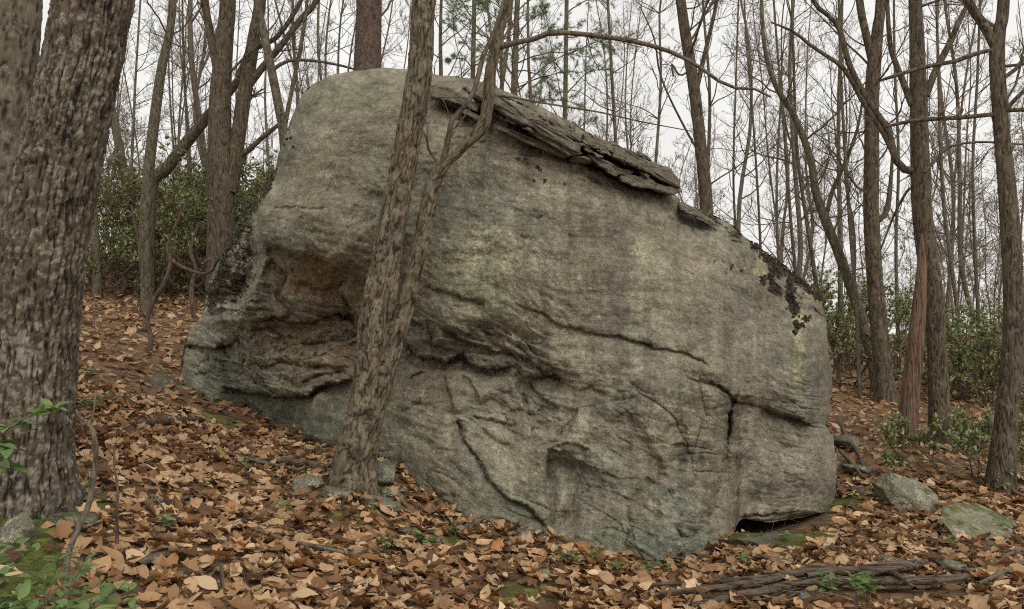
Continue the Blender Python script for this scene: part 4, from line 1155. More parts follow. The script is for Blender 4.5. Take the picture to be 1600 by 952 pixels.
pine([(800,400,12),(803,160,11),(806,60,9),(810,-60,8),(815,-400,5)], 12.2, "young white pine with soft green needle sprays behind the two-stemmed tree", 61,
     [(803,150,730,60,12.0),(803,120,720,20,12.4),(806,60,850,10,12.0),(806,80,900,40,12.0),(805,100,920,90,11.9),(804,140,915,120,12.2),(803,170,905,165,12.1),(806,40,760,0,12),(804,110,870,150,12.4),(803,150,940,60,12.4),(805,20,880,-10,12.2),(806,0,700,20,12)])
pine([(880,420,9),(882,250,8),(884,100,7),(886,-40,6),(890,-300,4)], 14.0, "thin white pine sapling above the left half of the slab ledge", 62,
     [(883,200,830,150,14),(883,230,920,190,14),(882,260,850,200,14),(884,150,950,110,13.8),(884,120,840,90,14),(884,60,960,80,14),(883,250,915,250,14.2),(884,90,990,60,14),(885,20,960,0,14)])
pine([(735,330,9),(738,160,8),(740,60,7),(742,-60,6),(745,-300,4)], 14.6, "thin white pine just left of the crest's highest slab", 63,
     [(739,80,690,30,14.6),(739,60,790,20,14.4),(739,110,700,90,14.6),(739,30,700,0,14.5),(739,100,800,90,14.3),(740,10,800,-10,14.6)])

# ------------------------------------------------------------------ laurel shrubs
def leaf_batch(rng, tips, dirs, K, ln, wd, spread, cols):
    """rosettes of K bent leaves at each tip"""
    c = np.repeat(tips, K, 0); n = len(c)
    d = np.repeat(dirs, K, 0) + rng.normal(0, spread, (n, 3)); d /= np.linalg.norm(d, axis=1)[:, None]
    up = np.array([0, 0, 1.0]) + rng.normal(0, .35, (n, 3)); sd = np.cross(d, up); sd /= np.linalg.norm(sd, axis=1)[:, None] + 1e-9
    nm = np.cross(sd, d)
    L = (ln * rng.uniform(.7, 1.2, n))[:, None]; W = (wd * rng.uniform(.8, 1.2, n))[:, None]
    V = np.stack([c, c + d * L * .5 + sd * W - nm * W * .2, c + d * L - nm * L * .18, c + d * L * .5 - sd * W - nm * W * .2, c + d * L * .5 + nm * W * .25], 1).reshape(-1, 3)
    k = np.arange(n)[:, None] * 5
    T = np.concatenate([k + np.array([[0, 1, 4]]), k + np.array([[1, 2, 4]]), k + np.array([[2, 3, 4]]), k + np.array([[3, 0, 4]])])
    ci = np.array(cols)[rng.randint(0, len(cols), n)] * rng.uniform(.75, 1.25, (n, 1))
    return V, T, np.repeat(ci, 5, 0)

LCOL = [(.16, .20, .075), (.21, .25, .09), (.28, .31, .13), (.40, .42, .23), (.19, .19, .085)]
def shrub_proto(seed, h, w, nst, tufts, ln=.075, low=.35):
    rng = np.random.RandomState(seed)
    az = rng.uniform(0, 6.28, nst); P0 = np.stack([np.cos(az) * .15, np.sin(az) * .15, 0 * az - .08], 1)
    D0 = np.stack([np.cos(az) * w / h * .8, np.sin(az) * w / h * .8, 0 * az + 1], 1)
    L = h * rng.uniform(.75, 1.1, nst)
    pa, ra = grow(rng, P0, D0, L, np.full(nst, .022 * h / 2), 9, .24, .12)
    b = Batch(); b.add(*tubes(pa, ra, 6))
    p1, r1, L1, R1 = children(rng, pa, L, ra[:, 0], 7, lf=.4, lo=low, n=6, wob=.3, up=.15); b.add(*tubes(p1, np.maximum(r1, .004), 4))
    p2, r2, L2, R2 = children(rng, p1, L1, R1, max(3, tufts // (nst * 7)), lf=.6, lo=.3, n=4, wob=.3, up=.12); b.add(*tubes(p2, np.maximum(r2, .0022), 3))
    tips = np.concatenate([p2[:, -1], p1[:, -1]]); dirs = np.concatenate([p2[:, -1] - p2[:, -2], p1[:, -1] - p1[:, -2]])
    dirs /= np.linalg.norm(dirs, axis=1)[:, None]; dirs = dirs + np.array([0, 0, .3])
    V, T, c = leaf_batch(rng, tips, dirs, 7, ln, ln * .2, .75, LCOL)
    f = mesh("foliage", V, None, T, [M_LAUREL], False, c)
    return b.mesh("stems", [M_LAUREL_STEM]), f
SH = [shrub_proto(201, 2.5, 1.4, 7, 380, .085), shrub_proto(202, 2.2, 1.3, 8, 350, .085), shrub_proto(203, 1.5, 1.1, 8, 300, .08, .2), shrub_proto(204, 1.3, 1.0, 8, 280, .08, .15)]
shrubs_used = set()
def shrub(u, d, k, s_, label, group, zrot, gv=None):
    if label in shrubs_used: return
    shrubs_used.add(label)
    x, y, _ = P(u, 500, d)
    r_ = root("laurel_shrub", (x, y, float(H(x, y))), label, "shrub", group)
    r_.rotation_euler = (0, 0, zrot); r_.scale = (s_, s_, s_)
    link("stems", SH[k][0], r_); link("foliage", SH[k][1], r_)
rng = np.random.RandomState(5)
left_sh = [(150,15.5,1,.9),(195,16.5,0,1.0),(240,15.8,1,1.05),(285,16.8,0,1.05),(325,15.2,0,1.0),(372,15.6,1,1.1),(400,14.0,0,1.0),(345,13.8,2,1.2),(275,14.6,2,1.1),(175,17.5,0,1.1),
           (420,16.5,0,1.15),(310,18.5,0,1.2),(230,19,0,1.1),(380,18,0,1.2),(130,18.5,0,1.0),(440,13.2,1,.95),(160,14.6,3,1.1),(205,14.9,3,1.2),(255,15.0,3,1.1),(300,14.8,3,1.2),(350,14.9,3,1.2),(180,20,0,1.3),(270,21,0,1.3),(350,21,0,1.3)]
for i, (u, d, k, s_) in enumerate(left_sh):
    pos = ("at the left end of" if u < 190 else "behind the slender pale trunk in" if u < 262 else "in the middle of" if u < 335 else "next to the boulder's mossy flank in")
    nth = ['front', 'second', 'middle', 'back'][0 if d < 14.7 else 1 if d < 15.7 else 2 if d < 17 else 3]; sz = 'low' if k == 3 else 'medium' if k == 2 else 'tall' if k == 0 else 'broad'
    shrub(u, d, k, s_, f"{sz} laurel shrub {pos} the left thicket, {nth} row", "laurel thicket left of the boulder", rng.uniform(0, 6.28))
right_sh = [(1318,13.2,2,1.15),(1305,14.6,1,.9),(1350,15.2,2,1.3),(1410,14.2,2,1.2),(1440,15.5,1,.85),(1490,12.6,2,1.15),(1520,13.6,2,1.3),(1545,12.0,3,1.2),(1600,12.8,2,1.3),(1575,15.5,1,.9),(1500,16,1,.9),(1640,14.5,1,.9),(1470,14.2,3,1.3),(1390,17,1,.9),(1330,17,1,.9),(1620,10.8,3,1.2)]
for i, (u, d, k, s_) in enumerate(right_sh):
    pos = ("beside the boulder's right edge" if u < 1335 else "behind the flare-based grey trunk" if u < 1425 else "behind and right of the straight oak trunk" if u < 1535 else "behind the photo's right-edge trunk")
    nth = ['front', 'second', 'middle', 'back'][0 if d < 12.7 else 1 if d < 14 else 2 if d < 15.3 else 3]; sz = 'low' if k == 3 else 'medium' if k == 2 else 'broad'
    shrub(u, d, k, s_ * (.78 if u > 1425 else .9), f"{sz} laurel {pos}, {nth} row of the right thicket", "laurel thicket right of the boulder", rng.uniform(0, 6.28))
s5 = shrub_proto(210, .75, .75, 6, 210, .07, .35)
for (u, v, lb, s_) in [(1502,752,"small rounded laurel bush on bare stems in front of the oak",1.0),(1578,716,"low spreading laurel against the lichen-patched trunk at right",.85)]:
    g = ground_at(u, v); r_ = root("laurel_bush", g, lb, "shrub"); r_.scale = (s_, s_, s_)
    link("stems", s5[0], r_); link("foliage", s5[1], r_)
# gnarled laurel stems in front of the thicket
def stick(name, label, cat, rows, d, mat=M_TWIG, side=(), kind=None, n=40, sides=10, group=None, twigs=0, seed=3):
    p = pth(rows, d); base = p[0, :3]
    r_ = root(name, base, label, cat, group)
    V, Q, c, C = trunk_arrays(p, n, sides, seed, kind, 0, .10)
    link("stem", mesh("stem", V - base, Q, None, [mat], True, c), r_)
    for rr in side:
        V, Q, c, _ = trunk_arrays(pth(rr, d), 24, 7, seed + 1, None, 0, .08)
        link("branch", mesh("branch", V - base, Q, None, [mat if not kind else M_TWIG], True, None), r_)
    if twigs:
        b = twig_batch(np.random.RandomState(seed), C[None, :, :3], np.array([np.linalg.norm(C[-1, :3] - C[0, :3]) * .5]), np.array([C[:, 3].mean() * .6]), ((twigs, .6, 6), (3, .5, 4)))
        link("crown", b.mesh("crown", [M_TWIG], base), r_)
    return r_
g = ground_at(230, 556)
stick("gnarled_shrub", "dark crooked laurel stem rising from the leaves near the slender trunk", "shrub",
      [(231,558,9),(236,530,8),(230,500,7),(240,470,8),(258,440,7),(266,410,6),(262,385,5),(275,350,4),(290,320,3)], g[1], M_LAUREL_STEM,
      [[(264,405,6),(290,420,5),(320,428,5),(335,415,5),(328,405,5),(318,412,4)], [(240,470,5),(222,430,4),(216,380,3),(205,320,2.5)]], twigs=14)
g = ground_at(303, 495)
stick("gnarled_shrub", "short dark laurel stem close to the boulder's mossy flank", "shrub",
      [(305,497,10),(300,470,8),(300,445,7),(306,420,6),(298,390,5),(310,350,4)], g[1], M_LAUREL_STEM, twigs=10, seed=9)
for i, (u, lb) in enumerate([(185,"first"),(208,"second"),(285,"third")]):
    g = ground_at(u, 462)
    stick("gnarled_shrub", f"crooked dark stem under the left thicket, {lb} from the left", "shrub",
          [(u,464,9),(u+12,445,8),(u+8,430,7),(u+25,412,6),(u+20,390,5),(u+34,360,4)], g[1], M_LAUREL_STEM, twigs=8, seed=13+i)

# ------------------------------------------------------------------ dead leaves on the ground
def leaf_shape(seed, m=11, lobed=True, width=.34):
    rng = np.random.RandomState(seed)
    t = np.linspace(0, 1, m)
    w = np.sin(math.pi * np.clip(t, 0, 1) ** .75) * width
    if lobed:
        ph = rng.uniform(0, 1)
        w = w * (1 + .34 * np.cos(np.arange(m) * math.pi / 2 + .6) * (rng.uniform(.6, 1, m)))
    else:
        w = w * (1 + rng.uniform(-.1, .1, m))
    w[0] = .012; w[-1] = .01
    x = t - .5
    mid = np.stack([x, 0 * x, 0 * x], 1)
    lft = np.stack([x + .05 * (w > .2), w * rng.uniform(.85, 1.1), 0 * x], 1); rgt = np.stack([x + .05 * (w > .2), -w * rng.uniform(.85, 1.1), 0 * x], 1)
    V = np.concatenate([lft, mid, rgt])
    a, b, tw = rng.uniform(-1.5, 1.5), rng.uniform(-1.8, 2.6), rng.uniform(-1.2, 1.2)
    V[:, 2] += a * V[:, 0] ** 2 * .6 + b * V[:, 1] ** 2 + tw * V[:, 0] * V[:, 1] + rng.normal(0, .018, len(V)) - .04 * (V[:, 1] == 0)
    j = np.arange(m - 1)
    Q = np.concatenate([np.stack([j, j + 1, m + j + 1, m + j], 1), np.stack([m + j, m + j + 1, 2 * m + j + 1, 2 * m + j], 1)])
    return V, Q
SHAPES = [leaf_shape(i, 12 if i % 3 == 0 else 6, i % 3 == 0, .33 if i % 3 == 0 else (.22, .28)[i % 2]) for i in range(14)]
SHF = [leaf_shape(i + 30, 5, False, .28) for i in range(6)]
lr = np.random.RandomState(21)
STOP = np.array([a for a, _ in LITTER]); SC = np.array([c for _, c in LITTER])
def litter_col(k, dull=0.0):
    r = lr.rand(k); c = np.stack([np.interp(r, STOP, SC[:, j]) for j in range(3)], 1)
    c = c * lr.uniform(.7, 1.15, (k, 1))
    return c * (1 - dull) + np.array([.26, .155, .085]) * dull
def rotm(ax, ay, az):
    cx, sx, cy, sy, cz, sz = np.cos(ax), np.sin(ax), np.cos(ay), np.sin(ay), np.cos(az), np.sin(az)
    R = np.empty((len(ax), 3, 3))
    R[:, 0] = np.stack([cz * cy, cz * sy * sx - sz * cx, cz * sy * cx + sz * sx], 1)
    R[:, 1] = np.stack([sz * cy, sz * sy * sx + cz * cx, sz * sy * cx - cz * sx], 1)
    R[:, 2] = np.stack([-sy, cy * sx, cy * cx], 1)
    return R
def scatter(n, x0, x1, y0, y1):
    x = lr.uniform(x0, x1, n); y = lr.uniform(y0, y1, n)
    p = np.stack([x, y, H(x, y)], 1)
    u, v = px(np.where(y[:, None] > .8, p, p + 5))
    keep = (y > .8) & (u > -160) & (u < 1760) & (v < 1060)
    # thinner on the mossy places and bare soil
    m = np.zeros(n)
    for (mu, mv, ru, rv) in MOSS: m = np.maximum(m, 1.25 - np.hypot((u - mu) / ru, (v - mv) / rv))
    keep &= ~(lr.rand(n) < np.clip(m * 1.3, 0, .93))
    pn = fbm(np.stack([p[:, 0] * 1.4, p[:, 1] * 1.4, 0 * x], 1), 3)
    keep &= lr.rand(n) < np.clip(1.0 + 1.0 * pn, .25, 1)
    keep &= ~((u > 1110) & (u < 1515) & (v > 906) & (v < 950) & (lr.rand(n) < .8))
    keep &= ~((u > 1140) & (u < 1305) & (y > 6.35) & (y < 8.4))
    return p[keep]
near = scatter(35000, -6.5, 6.5, 2.6, 8.0); mid_ = scatter(12000, -9.5, 9.5, 8.0, 14.0); far_ = scatter(10000, -16, 15, 14, 24)
eps = .05
def place(pts, shapes, size, tilt, lift, dull, flat=1.0):
    b = Batch(); n = len(pts)
    k = lr.randint(0, len(shapes), n); gx = (H(pts[:, 0] + eps, pts[:, 1]) - H(pts[:, 0] - eps, pts[:, 1])) / (2 * eps); gy = (H(pts[:, 0], pts[:, 1] + eps) - H(pts[:, 0], pts[:, 1] - eps)) / (2 * eps)
    sz = size * lr.uniform(.42, 1.5, n); tl = lr.normal(0, tilt, (n, 2)); az = lr.uniform(0, 6.28, n)
    G_ = rotm(np.arctan(gy), -np.arctan(gx), 0 * gx); R = G_ @ rotm(tl[:, 0], tl[:, 1], 0 * az) @ rotm(0 * az, 0 * az, az)
    z = lr.uniform(.004, lift, n) + np.abs(tl).max(1) * sz * .28
    col_ = litter_col(n, dull)
    pt_ = sstep(-.1, .35, fbm(pts * 1.1 + 70, 3))[:, None] * .35; col_ = col_ * (1 - pt_) + col_ * np.array([.72, .58, .46]) * pt_
    pos = pts + np.stack([0 * z, 0 * z, z], 1)
    return k, R, sz, pos, col_
# layered carpet
info = place(near, SHAPES, .098, .30, .05, .05)
k_, R_, s__, pos_, c__ = info
uu, vv_ = px(pos_)
vis = (uu > 5) & (uu < 1595) & (vv_ < 945) & (pos_[:, 1] < 8)
score = np.where(vis, s__ / pos_[:, 1], 0); bigl = np.argsort(-score)[:300]
single = np.zeros(len(pos_), bool); single[bigl] = True
lb_ = Batch()
for q in range(len(SHAPES)):
    m = (k_ == q) & ~single
    V0, Q0 = SHAPES[q]; Vn = np.einsum('nij,vj->nvi', R_[m], V0) * s__[m][:, None, None] + pos_[m][:, None]
    nn = m.sum(); Qn = (Q0[None] + (np.arange(nn) * len(V0))[:, None, None]).reshape(-1, 4)
    lb_.add(Vn.reshape(-1, 3), Qn, None, np.repeat(c__[m], len(V0), 0))
for pts, size, tilt, dull in ((mid_, .108, .28, .15), (far_, .16, .22, .3)):
    k2, R2, s2, p2, c2 = place(pts, SHF, size, tilt, .05, dull)
    for q in range(len(SHF)):
        m = k2 == q; V0, Q0 = SHF[q]; Vn = np.einsum('nij,vj->nvi', R2[m], V0) * s2[m][:, None, None] + p2[m][:, None]
        nn = m.sum(); Qn = (Q0[None] + (np.arange(nn) * len(V0))[:, None, None]).reshape(-1, 4)
        lb_.add(Vn.reshape(-1, 3), Qn, None, np.repeat(c2[m], len(V0), 0))
tag(link("leaf_litter", lb_.mesh("leaf_litter", [M_LITTER])), "brown fallen oak leaves carpeting the forest floor", "leaves", None, 'stuff')
LM = [mesh("leaf", V0, Q0, None, [M_LEAF]) for V0, Q0 in SHAPES]
for i in bigl:
    o = link("leaf", LM[k_[i]], ground)
    M4 = Matrix.Identity(4)
    for a in range(3):
        for b in range(3): M4[a][b] = float(R_[i, a, b] * s__[i])
        M4[a][3] = float(pos_[i, a])
    o.matrix_basis = M4
# fine fallen twigs
n = 800; x = lr.uniform(-6, 6, n); y = 2.8 + 8 * lr.rand(n) ** 1.3; z = H(x, y) + lr.uniform(.02, .06, n)
az = lr.uniform(0, 6.28, n); D0 = np.stack([np.cos(az), np.sin(az), lr.uniform(-.02, .10, n)], 1)
pa, ra = grow(lr, np.stack([x, y, z], 1), D0, lr.uniform(.12, .7, n), lr.uniform(.002, .006, n), 6, .13, 0)
pa[:, :, 2] = np.maximum(pa[:, :, 2], H(pa[:, :, 0], pa[:, :, 1]) + .012)
b = Batch(); b.add(*tubes(pa, ra, 4))
p1, r1, _, _ = children(lr, pa, lr.uniform(.1, .4, n), ra[:, 0], 2, lf=.6, n=4, up=.02); b.add(*tubes(p1, np.maximum(r1, .0015), 3))
tag(link("twig_litter", b.mesh("twig_litter", [M_TWIG])), "thin fallen twigs strewn over the leaves", "twigs", None, 'stuff')

# ------------------------------------------------------------------ stones
def stone(name, label, uv, size, mat=M_STONE, rot=(0, 0, 0), seed=1, sink=.3, cuts=9, cat="stone", dist=None, lift=0, res=22, group=None, rough=.04):
    g = ground_at(*uv) if dist is None else P(uv[0], uv[1], dist)
    rng = np.random.RandomState(seed)
    n = res; th = np.linspace(0, math.pi, n); ph = np.linspace(0, 2 * math.pi, 2 * n, endpoint=False)
    TH, PH = np.meshgrid(th, ph, indexing='ij')
    p = np.stack([np.sin(TH) * np.cos(PH), np.sin(TH) * np.sin(PH), np.cos(TH)], -1)
    p = p / np.abs(p).max(-1, keepdims=True) ** .45
    for k in range(cuts):
        nr_ = rng.normal(size=3); nr_ /= np.linalg.norm(nr_); o = rng.uniform(.55, .9)
        dd_ = (p * nr_).sum(-1) - o; p = p - np.maximum(dd_, 0)[..., None] * nr_
    sc = np.array(size)
    q = p * sc / max(sc)
    p = p * (1 + rough * 2 * fbm(q * 2.2 + seed * 3.3, 4, .6) + rough * .8 * fbm(q * 9 + seed, 3, .6))[..., None]
    V = p * sc
    R = Matrix.Rotation(rot[2], 3, 'Z') @ Matrix.Rotation(rot[1], 3, 'Y') @ Matrix.Rotation(rot[0], 3, 'X')
    V = V @ np.array(R).T
    i = np.arange(n - 1)[:, None] * 2 * n; j = np.arange(2 * n)[None]; j2 = (j + 1) % (2 * n)
    Q = np.stack([i + j, i + 2 * n + j, i + 2 * n + j2, i + j2], -1).reshape(-1, 4)
    V = V.reshape(-1, 3)
    g = g + np.array([0, 0, size[2] * (1 - 2 * sink) + lift])
    return tag(link(name, mesh(name, V, Q, None, [mat]), None, g), label, cat, group)
R_ = math.radians
stone("rock", "long lichen-pale angular rock slanting down right of the boulder", (1418,778), (.40,.24,.21), M_STONE_R, (R_(-14),R_(36),R_(-16)), 3, .5, 18, res=64, dist=6.95, rough=.09)
stone("rock_slab", "flat grey bedrock slab sloping at the photo's right edge", (1572,846), (.50,.46,.08), M_STONE_R, (R_(14),R_(24),R_(-12)), 4, .5, 9, res=50, dist=5.95, rough=.06)
stone("rock", "pale green lichened stone left of the two-stemmed tree's base", (482,768), (.12,.09,.075), M_STONE_L, (0,R_(-8),.3), 5, .25)
stone("rock", "small pale stone just below the lichened stone", (488,789), (.055,.05,.03), M_STONE_L, (0,0,1), 6, .3)
stone("rock", "flat buried stone left of the two-stemmed tree's root", (528,776), (.15,.09,.045), M_STONE, (0,R_(10),.1), 7, .4)
stone("rock", "rounded stone wedged between the two-stemmed tree and the boulder", (604,762), (.10,.09,.11), M_STONE, (0,0,.4), 8, .1)
stone("rock", "flat light stone at the right foot of the two-stemmed tree", (598,790), (.17,.09,.045), M_STONE_L, (0,R_(14),.1), 9, .35)
stone("rock", "grey stone right under the wedged rounded stone", (612,778), (.09,.08,.05), M_STONE, (0,R_(20),.5), 10, .3)
for i, (u, v, sx, lb) in enumerate([(716,828,.07,"leftmost of the stone row at the boulder's foot"),(742,824,.09,"second stone of the row at the boulder's foot"),(757,835,.07,"light stone of the row at the foot, below the second"),
        (792,838,.08,"fourth stone of the row at the boulder's foot"),(815,842,.10,"flat yellowish stone ending the row at the boulder's foot"),(776,832,.05,"small yellow-green mossy stone in the row at the foot")]):
    stone("rock", lb, (u, v), (sx, sx * .7, sx * .5), M_STONE_M if "mossy" in lb else M_STONE_L if i % 2 else M_STONE, (0, 0, i * .7), 20 + i, .3)
stone("rock", "small mossy rounded stone among leaves below the stone row", (631,838), (.06,.05,.04), M_STONE_M, (0,0,.5), 31, .25)
stone("rock", "thin pale flat stone lying tilted on the leaves", (682,852), (.11,.05,.015), M_STONE_L, (R_(18),R_(12),.2), 32, -.4)
stone("rock", "round white-grey pebble on the leaves below the boulder's base", (848,902), (.045,.04,.035), M_STONE_L, (0,0,0), 33, .2)
stone("rock", "mossy flat outcrop in front of the boulder's dark undercut", (1228,850), (.42,.17,.05), M_STONE_M, (R_(4),R_(-2),0), 34, .35, 7, res=50)
stone("rock", "broken grey ledge stone at the boulder's lower right corner", (1325,700), (.15,.20,.10), M_STONE, (0,R_(10),.4), 35, .3)
stone("rock", "dark grey flat stone beside the boulder's lower right corner", (1335,740), (.14,.16,.06), M_STONE, (0,R_(14),.9), 36, .3)
stone("rock", "slate-like stone at the foot of the boulder's right corner", (1352,770), (.16,.12,.045), M_STONE_M, (0,R_(16),.2), 37, .3)
stone("rock", "small stone below the slate-like stone by the right corner", (1340,792), (.12,.09,.035), M_STONE_M, (0,R_(4),.2), 38, .3)
stone("rock", "flat lichened stone flush in the leaves left of the long rock's foot", (1400,880), (.17,.08,.03), M_STONE_L, (0,R_(6),-.1), 39, .4)
stone("rock", "round lichened stone behind the fallen log's right end", (1492,896), (.08,.06,.055), M_STONE_L, (0,0,0), 40, .25)
stone("rock", "grey flat stone in the leaves right of the mossy outcrop", (1345,865), (.08,.06,.02), M_STONE, (0,0,.3), 41, .35)
stone("rock", "mossy dark rock at the left flank's foot, half under leaves", (262,606), (.22,.16,.10), M_STONE_M, (0,R_(20),.3), 42, .35)
stone("rock", "pale upright chunk of rock in the lower left corner", (24,862), (.07,.07,.11), M_STONE_L, (0,R_(12),.3), 43, .2)
stone("rock", "lichen-grey rock under the big leaning trunk's foot", (22,838), (.08,.08,.075), M_STONE_L, (0,R_(-16),.8), 44, .3)
stone("rock", "moss-covered mound stone at the left trunk's root", (112,822), (.13,.10,.06), M_STONE_M, (0,0,.2), 45, .45)
stone("rock", "flat mossy stone half buried right of the left trunk", (330,668), (.26,.13,.05), M_STONE_M, (0,R_(8),0), 46, .4)
stone("rock", "small dark stone under the fallen log's middle", (1252,950), (.09,.06,.06), M_STONE, (0,0,.4), 47, .3)
stone("rock", "small buried stone under the fallen log, near its left part", (1182,955), (.06,.05,.03), M_STONE, (0,0,.1), 48, .3)
for i, (u, v, lb) in enumerate([(468,700,"grey stone at the foot of the boulder's left corner block"),(500,742,"small grey stone left of the two-stemmed tree's flare"),(440,700,"lichened pebble below the green base of the boulder")]):
    stone("rock", lb, (u, v), (.09,.07,.04), M_STONE_L if i else M_STONE, (0,0,i), 60 + i, .3)
sp = on_rock(905, 250)
w_ = stone("rock", "smooth flat brown stone wedged under the slab ledge on the crest", (910,249), (.125,.10,.030), M_SLAB, (0,R_(6),0), 70, .5, dist=float(sp[1]) - .10)

# ------------------------------------------------------------------ fallen log and sticks
def lie(rows, z=0.0):
    out = []
    for (u, v, w) in rows:
        g = ground_at(u, v); out.append([g[0], g[1], g[2] + w * g[1] / F * .4 + z, w * g[1] / F / 2])
    return np.array(out)
lg = lie([(1080,964,13),(1130,956,15),(1190,944,16),(1240,929,14),(1300,924,14),(1370,927,17),(1450,926,18),(1512,919,16)])
base = lg[0, :3]; r_ = root("fallen_log", base, "weathered cracked log lying across the lower right corner", "log")
V, Q, c, _ = trunk_arrays(lg, 160, 28, 4, None, 0, .35); 
V = V + (0.012 * fbm(V * np.array([6, 30, 30]), 3, .6))[:, None] * np.array([0, -1, 1])
V[:, 2] += .03; link("log_body", mesh("log_body", V - base, Q, None, [M_LOG]), r_)
for rr in ([(1030,944,8),(1100,940,12),(1180,930,13),(1250,914,12),(1320,911,13),(1400,908,11),(1450,896,6)], [(1260,918,10),(1330,910,12),(1400,903,14),(1440,898,10),(1452,888,4)],
           [(1000,932,5),(1060,928,7),(1130,924,8),(1200,918,6)]):
    p = lie(rr, .05); V, Q, c, _ = trunk_arrays(p, 70, 10, 6, None, 0, .25); link("splinter", mesh("splinter", V - base, Q, None, [M_LOG]), r_)
def lying(label, rows, mat=M_TWIG, name="fallen_branch", z=0.01, seed=5, tw=3):
    p = lie(rows, z); base = p[0, :3]; r_ = root(name, base, label, "branch")
    V, Q, c, C = trunk_arrays(p, 60, 9, seed, None, 0, .15); bb_ = Batch(); bb_.add(V, Q)
    if tw:
        b = twig_batch(np.random.RandomState(seed), C[None, :, :3], np.array([.5]), np.array([C[:, 3].mean() * .6]), ((tw, .6, 5),), up=.03)
        bb_.add(np.vstack(b.V), np.vstack(b.Q))
    link("stem", bb_.mesh("stem", [mat], base), r_)
lying("bent branch forking over the fallen log", [(1290,950,10),(1330,935,10),(1375,922,11),(1400,926,8),(1430,950,6)], M_LOG, z=.09)
lying("brown branch lying across the slope right of the big left trunk", [(165,678,8),(210,676,9),(260,672,10),(315,668,8)], M_LOG, tw=5, z=.05)
lying("brown rotten branch lying uphill of the two-stemmed tree", [(392,728,7),(430,730,9),(480,735,11),(516,742,10)], M_LOG, tw=3, z=.03)
lying("thin stick lying at the bottom left among big leaves", [(205,812,6),(235,800,7),(265,798,6),(300,790,4)], M_TWIG, z=.05)
lying("mossy dark stick piece lying in the lower left", [(215,900,12),(240,888,13),(275,878,11),(290,872,8)], M_BARK_G, z=.03, tw=2)
lying("long thin branch slanting down from left of the tree base", [(405,845,5),(450,862,6),(500,872,6),(560,885,4)], M_TWIG, z=.05, tw=5)
lying("straight fallen stick right of the boulder's foot", [(1085,898,3),(1140,890,4),(1200,880,5),(1250,884,6)], M_TWIG, z=.03, tw=4)
lying("arched vine-like branch at the lower right corner", [(1460,890,5),(1500,905,6),(1545,900,6),(1575,880,6),(1605,868,5)], M_TWIG, z=.04, tw=7)
lying("thin branch lying uphill right of the boulder", [(1310,660,6),(1322,690,6),(1340,715,5),(1350,740,4)], M_TWIG, z=.05, tw=5)
lying("pale stick leaning on the leaves by the right corner", [(1312,715,5),(1330,735,6),(1350,760,5)], M_TWIG, z=.06, tw=2)
lying("fallen branch by the photo's right edge below the slab", [(1530,930,6),(1560,915,7),(1600,895,8)], M_TWIG, z=.05, tw=8)
lying("thin stick above the lichened stone, across the slope", [(330,712,4),(370,722,5),(420,735,5),(470,745,4)], M_TWIG, z=.04, tw=4)
stick("sapling", "pale bent leafless sapling stem in front of the big left trunk", "sapling",
      [(90,975,9,3.2),(103,930,9,3.3),(106,870,9,3.4),(120,830,9,3.5),(138,790,9,3.55),(146,745,8,3.6),(150,710,7,3.6),(147,680,7,3.6),(140,664,6,3.6),(128,655,5,3.6),(118,640,4,3.6)], 3.5, M_TWIG,
      [[(147,682,4,3.6),(142,665,3,3.6),(146,645,3,3.6),(150,610,2,3.6)]], twigs=5)
stick("sapling", "thin dark upright twig stem right of the pale bent sapling", "sapling",
      [(183,850,6,3.9),(182,800,5,3.9),(184,765,4,3.9),(178,725,3,3.9),(180,690,2,3.9)], 3.9, M_LAUREL_STEM, twigs=4, seed=8)
stick("sapling", "short stub twig standing at the bottom, left of centre", "sapling", [(347,950,7,3.75),(347,915,7,3.75),(346,880,6,3.75)], 3.75, M_TWIG, seed=12)
stick("sapling", "curved bare twig arching up left of the long thin branch", "sapling",
      [(262,820,3,4.6),(258,800,3,4.6),(245,780,3,4.6),(238,775,3,4.6),(240,800,3,4.6)], 4.6, M_TWIG, seed=14)

